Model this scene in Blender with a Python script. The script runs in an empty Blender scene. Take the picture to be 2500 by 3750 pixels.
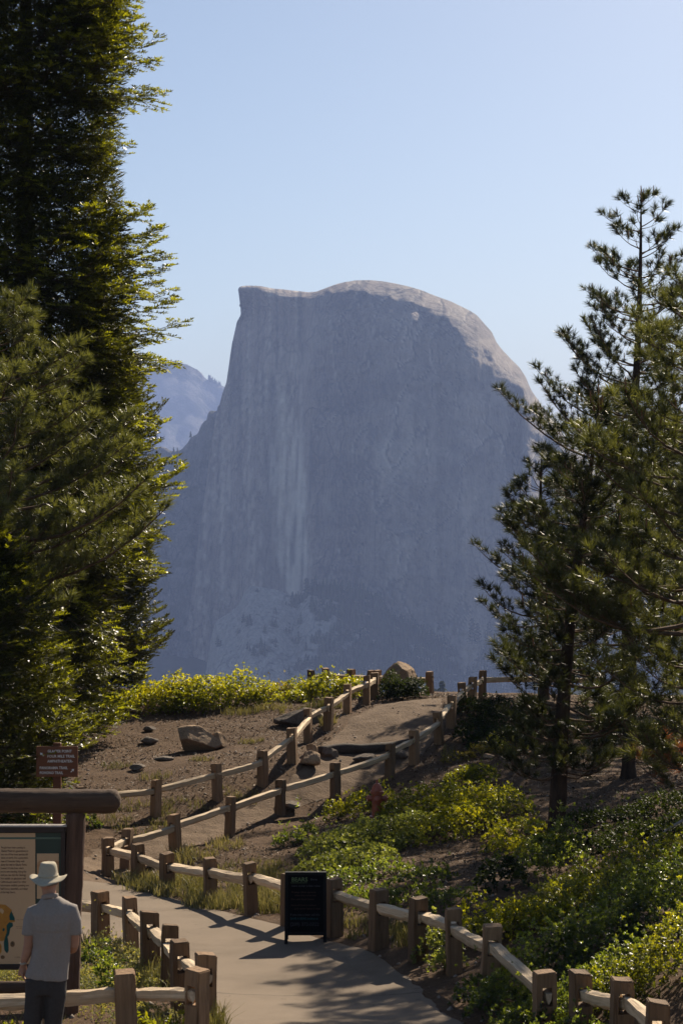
import bpy, bmesh, math, random
import numpy as np
from mathutils import Vector, Matrix, Quaternion

R = math.radians
rng = np.random.default_rng(7)
random.seed(7)
scene = bpy.context.scene
COL = scene.collection

# ------------------------------------------------------------------ camera
CZ = 6.0            # camera height above the datum
FPX = 7000.0        # focal length in pixels of the 2500 px wide photograph
cam_d = bpy.data.cameras.new("camera")
cam = bpy.data.objects.new("camera", cam_d)
COL.objects.link(cam)
cam.location = (0, 0, CZ)
cam.rotation_euler = (R(90), 0, 0)
cam_d.sensor_fit = 'HORIZONTAL'
cam_d.sensor_width = 24.0
cam_d.lens = 24.0 * FPX / 2500.0
cam_d.shift_y = -15.0 / 2500.0
cam_d.clip_start = 0.5
cam_d.clip_end = 40000
cam_d.dof.use_dof = True
cam_d.dof.focus_distance = 70.0
cam_d.dof.aperture_fstop = 8.0
scene.camera = cam

# ------------------------------------------------------------------ sky, sun, exposure
SUN_EL, SUN_AZ = 33.0, 24.0
world = bpy.data.worlds.new("World")
scene.world = world
world.use_nodes = True
wn = world.node_tree
for n in list(wn.nodes): wn.nodes.remove(n)
sky = wn.nodes.new("ShaderNodeTexSky")
sky.sky_type = 'NISHITA'
sky.sun_disc = False
sky.sun_elevation = R(SUN_EL)
sky.sun_rotation = R(SUN_AZ)
sky.altitude = 2200
sky.air_density = 1.15
sky.dust_density = 3.2
sky.ozone_density = 0.6
bg = wn.nodes.new("ShaderNodeBackground")
bg.inputs["Strength"].default_value = 0.05
wo = wn.nodes.new("ShaderNodeOutputWorld")
wn.links.new(sky.outputs[0], bg.inputs[0])
wn.links.new(bg.outputs[0], wo.inputs[0])

sun_d = bpy.data.lights.new("sun", 'SUN')
sun_d.energy = 5.0
sun_d.angle = R(0.53)
sun_d.color = (1.0, 0.87, 0.69)
sun = bpy.data.objects.new("sun", sun_d)
COL.objects.link(sun)
SUNV = Vector((math.sin(R(SUN_AZ)) * math.cos(R(SUN_EL)), math.cos(R(SUN_AZ)) * math.cos(R(SUN_EL)), math.sin(R(SUN_EL))))
sun.rotation_euler = (-SUNV).to_track_quat('-Z', 'Y').to_euler()
sun.location = (20, 40, 60)

scene.view_settings.view_transform = 'Standard'
scene.view_settings.look = 'None'
scene.view_settings.exposure = 1.0
scene.view_settings.gamma = 1.0
scene.view_settings.use_curve_mapping = False
scene.render.engine = 'CYCLES'
scene.cycles.max_bounces = 8
scene.cycles.transparent_max_bounces = 8
scene.cycles.volume_bounces = 0
scene.cycles.use_denoising = True
scene.cycles.sample_clamp_indirect = 6.0

# ------------------------------------------------------------------ helpers
def P(px, py, D):
    """point at photograph pixel (px, py) and distance D along the view axis"""
    return Vector(((px - 1250.0) / FPX * D, D, CZ + (1860.0 - py) / FPX * D))
def X(px, D): return (px - 1250.0) / FPX * D

def props(o, label=None, cat=None, group=None, kind=None):
    if label: o["label"] = label
    if cat: o["category"] = cat
    if group: o["group"] = group
    if kind: o["kind"] = kind
    return o
def thing(name, label, cat, loc=(0, 0, 0), rz=0.0, group=None):
    o = bpy.data.objects.new(name, None)
    COL.objects.link(o)
    o.location = loc
    o.rotation_euler = (0, 0, rz)
    o.empty_display_size = 0.3
    return props(o, label, cat, group)
def link_mesh(name, me, mats=(), parent=None, smooth=False):
    o = bpy.data.objects.new(name, me)
    COL.objects.link(o)
    if mats is not None:
        if not isinstance(mats, (list, tuple)): mats = [mats]
        for m in mats: me.materials.append(m)
    if smooth and len(me.polygons):
        me.polygons.foreach_set("use_smooth", np.ones(len(me.polygons), dtype=bool))
    if parent is not None: o.parent = parent
    return o
def np_mesh(name, V, F, tint=None, smooth=False, matidx=None):
    """V (n,3), F (m,3) or (m,4) numpy arrays"""
    me = bpy.data.meshes.new(name)
    V = np.asarray(V, dtype=np.float32); F = np.asarray(F, dtype=np.int32)
    k = F.shape[1]
    me.vertices.add(len(V)); me.vertices.foreach_set("co", V.ravel())
    me.loops.add(F.size); me.loops.foreach_set("vertex_index", F.ravel())
    me.polygons.add(len(F))
    me.polygons.foreach_set("loop_start", np.arange(0, F.size, k, dtype=np.int32))
    if smooth: me.polygons.foreach_set("use_smooth", np.ones(len(F), dtype=bool))
    if matidx is not None: me.polygons.foreach_set("material_index", np.asarray(matidx, dtype=np.int32))
    me.update(calc_edges=True)
    if tint is not None:
        a = me.attributes.new("tint", 'FLOAT', 'FACE')
        a.data.foreach_set("value", np.asarray(tint, dtype=np.float32))
    return me
def point_attr(me, name, vals):
    a = me.attributes.new(name, 'FLOAT', 'POINT')
    a.data.foreach_set("value", np.asarray(vals, dtype=np.float32))

# numpy value noise
def _h(ix, iy, iz):
    n = (ix * 374761393 + iy * 668265263 + iz * 2147483647 + 1013904223) & 0xFFFFFFFF
    n = ((n ^ (n >> 13)) * 1274126177) & 0xFFFFFFFF
    n = (n ^ (n >> 16)) & 0xFFFFFFFF
    n = ((n ^ (n >> 13)) * 1274126177) & 0xFFFFFFFF
    return ((n ^ (n >> 15)) & 0xFFFFFF) / float(0xFFFFFF)
def vnoise(x, y, z=0.0):
    x, y, z = np.broadcast_arrays(np.asarray(x, float), np.asarray(y, float), np.asarray(z, float))
    ix = np.floor(x).astype(np.int64); iy = np.floor(y).astype(np.int64); iz = np.floor(z).astype(np.int64)
    fx = x - ix; fy = y - iy; fz = z - iz
    fx = fx * fx * (3 - 2 * fx); fy = fy * fy * (3 - 2 * fy); fz = fz * fz * (3 - 2 * fz)
    def c(a, b, d): return _h(ix + a, iy + b, iz + d)
    x00 = c(0,0,0) * (1 - fx) + c(1,0,0) * fx; x10 = c(0,1,0) * (1 - fx) + c(1,1,0) * fx
    x01 = c(0,0,1) * (1 - fx) + c(1,0,1) * fx; x11 = c(0,1,1) * (1 - fx) + c(1,1,1) * fx
    y0 = x00 * (1 - fy) + x10 * fy; y1 = x01 * (1 - fy) + x11 * fy
    return (y0 * (1 - fz) + y1 * fz) * 2 - 1
def fbm(x, y, z=0.0, o=4, g=0.5):
    s = 0; a = 1; t = 0
    x = np.asarray(x, float); y = np.asarray(y, float); z = np.asarray(z, float)
    for i in range(o):
        s = s + a * vnoise(x + 17.3 * i, y - 9.1 * i, z + 4.7 * i); t += a
        a *= g; x = x * 2.03; y = y * 2.03; z = z * 2.03
    return s / t
def sstep(a, b, x):
    t = np.clip((np.asarray(x, float) - a) / (b - a), 0, 1)
    return t * t * (3 - 2 * t)

def tube(pts, radii, segs=12, cap=True, up=(0, 0, 1), sq=1.0):
    """loft of ellipses along pts; radii = list of r or (rx, ry); returns V, F (quads)"""
    pts = [Vector(p) for p in pts]
    n = len(pts); V = []; F = []
    prev = None
    for i, p in enumerate(pts):
        t = (pts[min(i + 1, n - 1)] - pts[max(i - 1, 0)]).normalized()
        if prev is None:
            u = Vector(up)
            a = u.cross(t)
            if a.length < 1e-3: a = Vector((1, 0, 0)).cross(t)
            if a.length < 1e-3: a = Vector((0, 1, 0)).cross(t)
            a.normalize()
        else:
            a = prev - t * prev.dot(t); a.normalize()
        prev = a
        b = t.cross(a)
        r = radii[i]
        rx, ry = (r, r) if not isinstance(r, (tuple, list)) else r
        for k in range(segs):
            th = 2 * math.pi * k / segs
            c, s = math.cos(th), math.sin(th)
            if sq != 1.0:
                c = math.copysign(abs(c) ** sq, c); s = math.copysign(abs(s) ** sq, s)
            V.append(p + a * (c * rx) + b * (s * ry))
    for i in range(n - 1):
        for k in range(segs):
            k2 = (k + 1) % segs
            F.append((i * segs + k, i * segs + k2, (i + 1) * segs + k2, (i + 1) * segs + k))
    return V, F
def tube_bm(bm, pts, radii, segs=12, cap=True, up=(0, 0, 1), sq=1.0):
    V, F = tube(pts, radii, segs, cap, up, sq)
    vs = [bm.verts.new(v) for v in V]
    for f in F: bm.faces.new([vs[i] for i in f])
    if cap:
        bm.faces.new(list(reversed(vs[:segs]))); bm.faces.new(vs[-segs:])
    return vs
def box_bm(bm, cx, cy, cz, sx, sy, sz, rot=None):
    r = bmesh.ops.create_cube(bm, size=1.0)
    for v in r['verts']:
        v.co = Vector((v.co.x * sx, v.co.y * sy, v.co.z * sz))
        if rot is not None: v.co = rot @ v.co
        v.co += Vector((cx, cy, cz))
    return r['verts']
def bm_obj(name, bm, mats, parent=None, smooth=False, loc=None, bevel=0.0):
    if bevel:
        bmesh.ops.bevel(bm, geom=list(bm.edges), offset=bevel, segments=1, affect='EDGES', clamp_overlap=True)
    bmesh.ops.recalc_face_normals(bm, faces=list(bm.faces))
    me = bpy.data.meshes.new(name)
    bm.to_mesh(me); bm.free()
    o = link_mesh(name, me, mats, parent, smooth)
    if loc is not None: o.location = loc
    return o

# ------------------------------------------------------------------ materials
def mat_new(name):
    m = bpy.data.materials.new(name); m.use_nodes = True
    nt = m.node_tree
    for n in list(nt.nodes): nt.nodes.remove(n)
    out = nt.nodes.new("ShaderNodeOutputMaterial")
    return m, nt, out
def nd(nt, t, **kw):
    n = nt.nodes.new(t)
    for k, v in kw.items():
        if k in n.inputs: n.inputs[k].default_value = v
        else: setattr(n, k, v)
    return n
def L(nt, a, b): nt.links.new(a, b)
def ramp(nt, fac, stops):
    r = nt.nodes.new("ShaderNodeValToRGB")
    e = r.color_ramp.elements
    while len(e) > 1: e.remove(e[-1])
    e[0].position = stops[0][0]; e[0].color = (*stops[0][1], 1)
    for p, c in stops[1:]:
        k = e.new(p); k.color = (*c, 1)
    L(nt, fac, r.inputs[0])
    return r.outputs[0]
def coords(nt, scale=(1, 1, 1), kind="Object"):
    tc = nt.nodes.new("ShaderNodeTexCoord")
    mp = nt.nodes.new("ShaderNodeMapping")
    mp.inputs["Scale"].default_value = scale
    L(nt, tc.outputs[kind], mp.inputs[0])
    return mp.outputs[0]
def noise(nt, vec, scale, detail=4, rough=0.55, dist=0.0):
    n = nd(nt, "ShaderNodeTexNoise")
    n.inputs["Scale"].default_value = scale; n.inputs["Detail"].default_value = detail
    n.inputs["Roughness"].default_value = rough; n.inputs["Distortion"].default_value = dist
    L(nt, vec, n.inputs["Vector"])
    return n.outputs["Fac"]
def mix(nt, fac, a, b, mode='MIX'):
    m = nt.nodes.new("ShaderNodeMix"); m.data_type = 'RGBA'; m.blend_type = mode
    for s, v in ((m.inputs[0], fac), (m.inputs[6], a), (m.inputs[7], b)):
        if hasattr(v, "links"): L(nt, v, s)
        elif isinstance(v, (int, float)): s.default_value = v
        else: s.default_value = (*v, 1)
    return m.outputs[2]
def mathn(nt, op, a, b=None):
    m = nt.nodes.new("ShaderNodeMath"); m.operation = op
    for i, v in enumerate((a, b)):
        if v is None: continue
        if hasattr(v, "links"): L(nt, v, m.inputs[i])
        else: m.inputs[i].default_value = v
    return m.outputs[0]
def bump(nt, h, strength=0.4, dist=0.02):
    b = nt.nodes.new("ShaderNodeBump")
    b.inputs["Strength"].default_value = strength; b.inputs["Distance"].default_value = dist
    L(nt, h, b.inputs["Height"])
    return b.outputs[0]
def principled(nt, out, col, rough=0.8, spec=0.3, normal=None):
    p = nt.nodes.new("ShaderNodeBsdfPrincipled")
    if hasattr(col, "links"): L(nt, col, p.inputs["Base Color"])
    else: p.inputs["Base Color"].default_value = (*col, 1)
    if hasattr(rough, "links"): L(nt, rough, p.inputs["Roughness"])
    else: p.inputs["Roughness"].default_value = rough
    p.inputs["Specular IOR Level"].default_value = spec
    if normal is not None: L(nt, normal, p.inputs["Normal"])
    if out is not None: L(nt, p.outputs[0], out.inputs[0])
    return p
def simple_mat(name, a, b=None, scale=8, rough=0.8, spec=0.3, bstr=0.2, bdist=0.01, stretch=(1, 1, 1)):
    m, nt, out = mat_new(name)
    if b is None: b = tuple(c * 0.7 for c in a)
    v = coords(nt, stretch)
    f = noise(nt, v, scale, 5, 0.6)
    c = ramp(nt, f, [(0.3, b), (0.7, a)])
    f2 = noise(nt, v, scale * 5, 3, 0.6)
    principled(nt, out, c, rough, spec, bump(nt, f2, bstr, bdist))
    return m
def wood_mat(name, light, dark, axis, rough=0.85, tone=0.35):
    m, nt, out = mat_new(name)
    tc = nt.nodes.new("ShaderNodeTexCoord"); oi = nt.nodes.new("ShaderNodeObjectInfo")
    add = nt.nodes.new("ShaderNodeVectorMath"); add.operation = 'ADD'
    sc = nt.nodes.new("ShaderNodeVectorMath"); sc.operation = 'SCALE'
    cmb = nt.nodes.new("ShaderNodeCombineXYZ")
    for i in range(3): L(nt, oi.outputs["Random"], cmb.inputs[i])
    L(nt, cmb.outputs[0], sc.inputs[0]); sc.inputs["Scale"].default_value = 37.0
    L(nt, tc.outputs["Object"], add.inputs[0]); L(nt, sc.outputs[0], add.inputs[1])
    mp = nt.nodes.new("ShaderNodeMapping")
    s = [26.0, 26.0, 26.0]; s[axis] = 1.6
    mp.inputs["Scale"].default_value = s
    L(nt, add.outputs[0], mp.inputs[0])
    g = noise(nt, mp.outputs[0], 1.0, 6, 0.65, 0.6)
    blot = noise(nt, add.outputs[0], 5.0, 3, 0.6)
    c = ramp(nt, g, [(0.28, dark), (0.45, tuple((a + b) / 2 for a, b in zip(light, dark))), (0.72, light)])
    c = mix(nt, ramp(nt, blot, [(0.35, (0, 0, 0)), (0.75, (0.75, 0.75, 0.75))]), c, tuple(x * 0.62 for x in light))
    hv = nt.nodes.new("ShaderNodeHueSaturation"); L(nt, c, hv.inputs["Color"])
    mr = nt.nodes.new("ShaderNodeMapRange"); L(nt, oi.outputs["Random"], mr.inputs[0])
    mr.inputs[3].default_value = 1 - tone; mr.inputs[4].default_value = 1 + tone
    L(nt, mr.outputs[0], hv.inputs["Value"])
    principled(nt, out, hv.outputs[0], rough, 0.2, bump(nt, g, 0.9, 0.014))
    return m
def leaf_mat(name, dark, mid, bright, trans=0.42, rough=0.42, spec=0.4, transcol=None):
    m, nt, out = mat_new(name)
    at = nt.nodes.new("ShaderNodeAttribute"); at.attribute_name = "tint"
    c = ramp(nt, at.outputs["Fac"], [(0.0, dark), (0.5, mid), (1.0, bright)])
    p = principled(nt, None, c, rough, spec)
    t = nt.nodes.new("ShaderNodeBsdfTranslucent")
    tcn = mix(nt, 1.0, c, transcol or (1.9, 1.75, 0.7), 'MULTIPLY')
    L(nt, tcn, t.inputs[0])
    ms = nt.nodes.new("ShaderNodeMixShader"); ms.inputs[0].default_value = trans
    L(nt, p.outputs[0], ms.inputs[1]); L(nt, t.outputs[0], ms.inputs[2])
    L(nt, ms.outputs[0], out.inputs[0])
    return m
# ------------------------------------------------------------------ fence survey: (px, top, bottom, distance) of each post
PF = [(245,3245,3440,25.7),(368,3262,3462,25.1),(482,3284,3490,24.4),(552,3340,3566,22.6),(617,3392,3636,21.2),(664,3441,3700,20.0),(752,3494,3772,18.9),(717,3553,3860,17.8),(470,3561,3868,17.9),(172,3575,3890,17.7),(-150,3590,3910,17.6)]
BF = [(1992,3572,3830,18.4),(1790,3390,3655,20.6),(1662,3331,3570,22.0),(1530,3291,3525,23.1),(1384,3254,3470,24.0),(1222,3222,3432,25.3),(1055,3196,3390,26.1),(919,3160,3355,27.3),(771,3142,3303,29.5),(613,3122,3264,31.0),(508,3090,3233,32.0),(395,3072,3216,33.0),
      (461,3040,3190,34.5),(643,2979,3121,35.5),(840,2919,3063,37.0),(1025,2861,2990,39.0),(1228,2796,2925,40.0),(1425,2725,2860,41.0),(1516,2677,2803,42.0),(1608,2607,2726,43.5),(1651,2545,2664,45.0),(1694,2500,2614,46.5),(1727,2479,2588,47.5),(1765,2455,2560,49.0),(1985,2458,2560,51.0),(2200,2462,2562,52.0)]
BR = [(2133,3556,3845,17.6),(2278,3588,3890,16.9),(2402,3660,3990,15.6),(2570,3790,4140,14.6)]
DF = [(290,2880,3012,37.0),(570,2857,2991,38.0),(797,2793,2927,39.0),(961,2747,2875,40.0),(1070,2662,2794,41.3),(1128,2596,2716,44.0),(1200,2555,2674,45.0),(1271,2508,2618,47.0),(1342,2476,2586,48.5),(1371,2462,2560,50.0),(1358,2455,2552,51.5),(1286,2451,2550,52.2),(1190,2447,2548,52.4),(1139,2455,2553,51.8)]
EF = [(1574,2508,2572,53.0),(1470,2500,2565,53.5),(1380,2497,2562,54)]

ctl = []
for run in (PF, BF, BR, DF):
    for (px, t, b, D) in run: ctl.append((px, b, D))
ctl += [(183,3950,16.2),(100,3690,19.5),(208,3118,34.5),(60,3060,33),(300,2575,50),(60,2590,50),(-300,2600,50),(-300,2900,40),(60,2890,40),(-300,3200,32),
        (732,2754,44),(400,2700,46),(700,2600,49),(1000,2600,48.5),(1500,2567,48),(1400,2600,46.5),(1380,3000,36.5),(1360,2997,37),
        (2030,3095,32),(2450,2575,50),(2400,3000,32),(2700,2980,32),(2400,3220,26),(1900,2760,42),(1700,2800,41),(2300,2780,42),(1400,3200,30.5),(1800,3250,27),
        (2200,3420,21.5),(2600,3560,18.0),(2700,2580,50),(1100,3800,17.8),(1400,3790,18),(1250,4250,13.6),(700,4250,13.8),(2200,4250,13.2),(183,4250,13.6)]
ctl3 = [tuple(P(*c)) for c in ctl]
ctl3 += [(x, 8, CZ - 4.55) for x in (-8, 0, 8)] + [(x, -4, CZ - 4.2) for x in (-10, 0, 10)]
ctl3 += [(-13, 20, CZ - 5.0), (-13, 30, CZ - 5.9), (-14, 40, CZ - 5.7), (-14, 50, CZ - 5.3), (13, 20, CZ - 4.7), (14, 30, CZ - 5.1), (15, 40, CZ - 5.1), (15, 50, CZ - 5.2)]
C3 = np.array(ctl3)
def _U(r2): return np.where(r2 > 1e-9, 0.5 * r2 * np.log(np.maximum(r2, 1e-9)), 0)
_n = len(C3)
_K = _U(((C3[:, None, :2] - C3[None, :, :2]) ** 2).sum(-1)) + np.eye(_n) * 0.35
_Pm = np.hstack([np.ones((_n, 1)), C3[:, :2]])
_A = np.block([[_K, _Pm], [_Pm.T, np.zeros((3, 3))]])
_w = np.linalg.solve(_A, np.concatenate([C3[:, 2], np.zeros(3)]))
def ground(x, y):
    x = np.asarray(x, float); y = np.asarray(y, float)
    sh = np.broadcast(x, y).shape
    xf = np.broadcast_to(x, sh).ravel(); yf = np.broadcast_to(y, sh).ravel()
    xc = np.clip(xf, -16, 16); yc = np.clip(yf, -6, 56)
    out = np.empty(len(xc))
    for s in range(0, len(xc), 20000):
        q = np.stack([xc[s:s+20000], yc[s:s+20000]], 1)
        r2 = ((q[:, None, :] - C3[None, :, :2]) ** 2).sum(-1)
        out[s:s+20000] = _U(r2) @ _w[:_n] + _w[_n] + q @ _w[_n+1:]
    # the hill falls away beyond its crest
    d = np.maximum(yf - 54.0, 0)
    out = out - 0.16 * d - 0.020 * np.minimum(d, 40) ** 2 * (1 / (1 + d / 60.0))
    return out.reshape(sh)
def G(x, y): return float(ground(np.array([x]), np.array([y]))[0])
def GP(px, D):
    x = X(px, D); return Vector((x, D, G(x, D)))

# ------------------------------------------------------------------ ribbons of the paths: (distance, left px, right px)
TRAIL = [(49.5,1400,1630),(48,1380,1622),(47,1325,1625),(45,1240,1608),(43,1165,1565),(41.5,1115,1440),(40.3,1030,1265),(39.2,895,1060),(38.2,720,930),(37,560,830),(35.8,400,670),(34.5,250,520),(33,150,400),(31.5,150,470),(30.2,150,560),(29.0,160,640)]
PAVED = [(31.3,220,560),(30,225,640),(28.6,235,760),(27.3,245,890),(26,262,1050),(25,320,1190),(24,440,1330),(22.8,545,1450),(21.4,610,1550),(20,665,1640),(19,745,1740),(18,800,1840),(16,850,1960),(13,900,2250),(9,950,2900),(5,800,4200)]
def ribbon_xy(tab):
    l = np.array([[X(a, D), D] for D, a, b in tab]); r = np.array([[X(b, D), D] for D, a, b in tab])
    def res(p, n=260):
        # Catmull-Rom then even resampling by row index
        q = np.vstack([2 * p[0] - p[1], p, 2 * p[-1] - p[-2]])
        out = []
        for t in np.linspace(0, len(p) - 1 - 1e-6, n):
            i = int(t); u = t - i
            p0, p1, p2, p3 = q[i], q[i+1], q[i+2], q[i+3]
            out.append(0.5 * (2*p1 + (p2-p0)*u + (2*p0-5*p1+4*p2-p3)*u*u + (3*p1-3*p2+p3-p0)*u**3))
        return np.array(out)
    return res(l), res(r)
TL, TR = ribbon_xy(TRAIL)
AL, AR = ribbon_xy(PAVED)
def in_ribbon(l, r, x, y):
    """signed margin inside a ribbon whose rows run along decreasing y"""
    o = np.argsort(l[:, 1]); xl = np.interp(y, l[o, 1], l[o, 0], left=1e3, right=1e3)
    o = np.argsort(r[:, 1]); xr = np.interp(y, r[o, 1], r[o, 0], left=-1e3, right=-1e3)
    return np.minimum(x - xl, xr - x)

# ------------------------------------------------------------------ ground sheet near the camera
def relief(x, y):
    return 0.030 * fbm(x * 0.9, y * 0.9, 0, 3) + 0.036 * fbm(x * 3.2, y * 3.2, 2.0, 3)
def dirt_material():
    m, nt, out = mat_new("needle_strewn_dirt")
    v = coords(nt)
    n1 = noise(nt, v, 0.7, 5, 0.6)
    n2 = noise(nt, v, 9.0, 6, 0.7)
    n3 = noise(nt, coords(nt, (1.0, 0.55, 1.0)), 55.0, 4, 0.75, 0.4)
    c1 = ramp(nt, n2, [(0.28, (0.042, 0.023, 0.011)), (0.5, (0.126, 0.073, 0.038)), (0.72, (0.20, 0.122, 0.068))])
    c2 = ramp(nt, n3, [(0.35, (0.018, 0.012, 0.008)), (0.55, (0.088, 0.058, 0.038)), (0.74, (0.26, 0.19, 0.13))])
    c = mix(nt, 0.5, c1, c2)
    c = mix(nt, ramp(nt, n1, [(0.45, (0, 0, 0)), (0.7, (0.6, 0.6, 0.6))]), c, (0.115, 0.074, 0.045))
    h = mathn(nt, 'ADD', n2, mathn(nt, 'MULTIPLY', n3, 0.6))
    principled(nt, out, c, 0.95, 0.1, bump(nt, h, 0.9, 0.05))
    return m
M_DIRT = dirt_material()
def sheet(xs, ys, zf, name, mat, smooth=True):
    gx, gy = np.meshgrid(xs, ys)
    z = zf(gx, gy)
    V = np.stack([gx.ravel(), gy.ravel(), z.ravel()], 1)
    nx, ny = len(xs), len(ys)
    idx = np.arange(nx * ny).reshape(ny, nx)
    F = np.stack([idx[:-1, :-1].ravel(), idx[:-1, 1:].ravel(), idx[1:, 1:].ravel(), idx[1:, :-1].ravel()], 1)
    me = np_mesh(name, V, F, smooth=smooth)
    return link_mesh(name, me, mat)
def near_z(x, y):
    z = ground(x, y) + relief(x, y)
    m = np.maximum(in_ribbon(TL, TR, x, y), in_ribbon(AL, AR, x, y))
    z = z - 0.13 * sstep(0.0, 0.22, m)
    return z
gx_in = np.arange(-10, 11.01, 0.115)
xs = np.concatenate([np.linspace(-120, -11, 40), gx_in, np.linspace(12, 120, 40)])
ys = np.concatenate([np.linspace(-12, 13.5, 25), np.arange(14, 57, 0.125), np.linspace(57.5, 120, 70)])
props(sheet(xs, ys, near_z, "ground", M_DIRT), "brown needle-strewn hillside soil sloping up to the crest", "ground", kind="structure")

def ribbon(name, l, r, mat, lift, crown=0.0, rough=0.0, nt_=14, edge=0.0):
    n = len(l); t = np.linspace(0, 1, nt_)
    if edge:
        w = edge * fbm(l[:, 1] * 2.3, 3.0, 0, 4); l = l.copy(); l[:, 0] += w
        w = edge * fbm(r[:, 1] * 2.3, 9.0, 0, 4); r = r.copy(); r[:, 0] += w
    x = l[:, None, 0] * (1 - t) + r[:, None, 0] * t; y = l[:, None, 1] * (1 - t) + r[:, None, 1] * t
    z = ground(x, y) + lift + crown * (4 * t * (1 - t))[None, :]
    z = z + rough * (fbm(x * 1.3, y * 1.3, 5, 4) + 0.4 * fbm(x * 6, y * 6, 1, 2))
    V = np.stack([x.ravel(), y.ravel(), z.ravel()], 1)
    idx = np.arange(n * nt_).reshape(n, nt_)
    F = np.stack([idx[:-1, :-1].ravel(), idx[1:, :-1].ravel(), idx[1:, 1:].ravel(), idx[:-1, 1:].ravel()], 1)
    me = np_mesh(name, V, F, smooth=True)
    return link_mesh(name, me, mat)
def trail_material():
    m, nt, out = mat_new("trodden_dirt"); v = coords(nt)
    n2 = noise(nt, v, 2.2, 6, 0.6); n3 = noise(nt, v, 40.0, 4, 0.7)
    c = ramp(nt, n2, [(0.3, (0.105, 0.068, 0.042)), (0.7, (0.185, 0.127, 0.082))])
    c = mix(nt, 0.35, c, ramp(nt, n3, [(0.32, (0.06, 0.042, 0.03)), (0.6, (0.18, 0.135, 0.095)), (0.8, (0.30, 0.24, 0.18))]))
    principled(nt, out, c, 0.95, 0.1, bump(nt, mathn(nt, 'ADD', n3, mathn(nt, 'MULTIPLY', noise(nt, v, 12, 3), 1.5)), 0.7, 0.03))
    return m
def asphalt_material():
    m, nt, out = mat_new("worn_asphalt"); v = coords(nt)
    n1 = noise(nt, v, 0.8, 5, 0.6); n3 = noise(nt, v, 120.0, 3, 0.7)
    vo = nt.nodes.new("ShaderNodeTexVoronoi"); vo.feature = 'DISTANCE_TO_EDGE'; vo.inputs["Scale"].default_value = 0.28
    wv = nt.nodes.new("ShaderNodeVectorMath"); wv.operation = 'ADD'
    nn = nt.nodes.new("ShaderNodeTexNoise"); nn.inputs["Scale"].default_value = 2.5; L(nt, v, nn.inputs["Vector"])
    L(nt, v, wv.inputs[0]); L(nt, nn.outputs["Color"], wv.inputs[1]); L(nt, wv.outputs[0], vo.inputs["Vector"])
    crack = ramp(nt, vo.outputs["Distance"], [(0.0, (1, 1, 1)), (0.004, (0, 0, 0))])
    c = ramp(nt, n1, [(0.3, (0.155, 0.114, 0.076)), (0.7, (0.203, 0.150, 0.102))])
    c = mix(nt, 0.30, c, ramp(nt, n3, [(0.3, (0.06, 0.05, 0.04)), (0.7, (0.26, 0.215, 0.17))]))
    c = mix(nt, mathn(nt, 'MULTIPLY', crack, 0.5), c, (0.05, 0.04, 0.032))
    sp = nt.nodes.new("ShaderNodeSeparateXYZ"); L(nt, v, sp.inputs[0])
    yy = mathn(nt, "ADD", sp.outputs[1], mathn(nt, "MULTIPLY", noise(nt, v, 1.3, 4), 0.35))
    jl = ramp(nt, mathn(nt, "ABSOLUTE", mathn(nt, "SUBTRACT", yy, 21.5)), [(0.0, (0.75, 0.75, 0.75)), (0.035, (0, 0, 0))])
    c = mix(nt, jl, c, (0.05, 0.04, 0.03))
    bt = noise(nt, v, 0.55, 5, 0.65); c = mix(nt, ramp(nt, bt, [(0.50, (0, 0, 0)), (0.66, (0.55, 0.55, 0.55))]), c, (0.10, 0.074, 0.050))
    principled(nt, out, c, 0.9, 0.15, bump(nt, n3, 0.35, 0.008))
    return m
props(ribbon("dirt_trail", TL, TR, trail_material(), -0.012, 0.0, 0.045, 22, 0.14), "trodden dirt trail climbing between the split rail fences", "trail", kind="structure")
props(ribbon("paved_path", AL, AR, asphalt_material(), 0.004, 0.012, 0.0, 12, 0.05), "pale worn asphalt footpath curving between the fences", "path", kind="structure")

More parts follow.
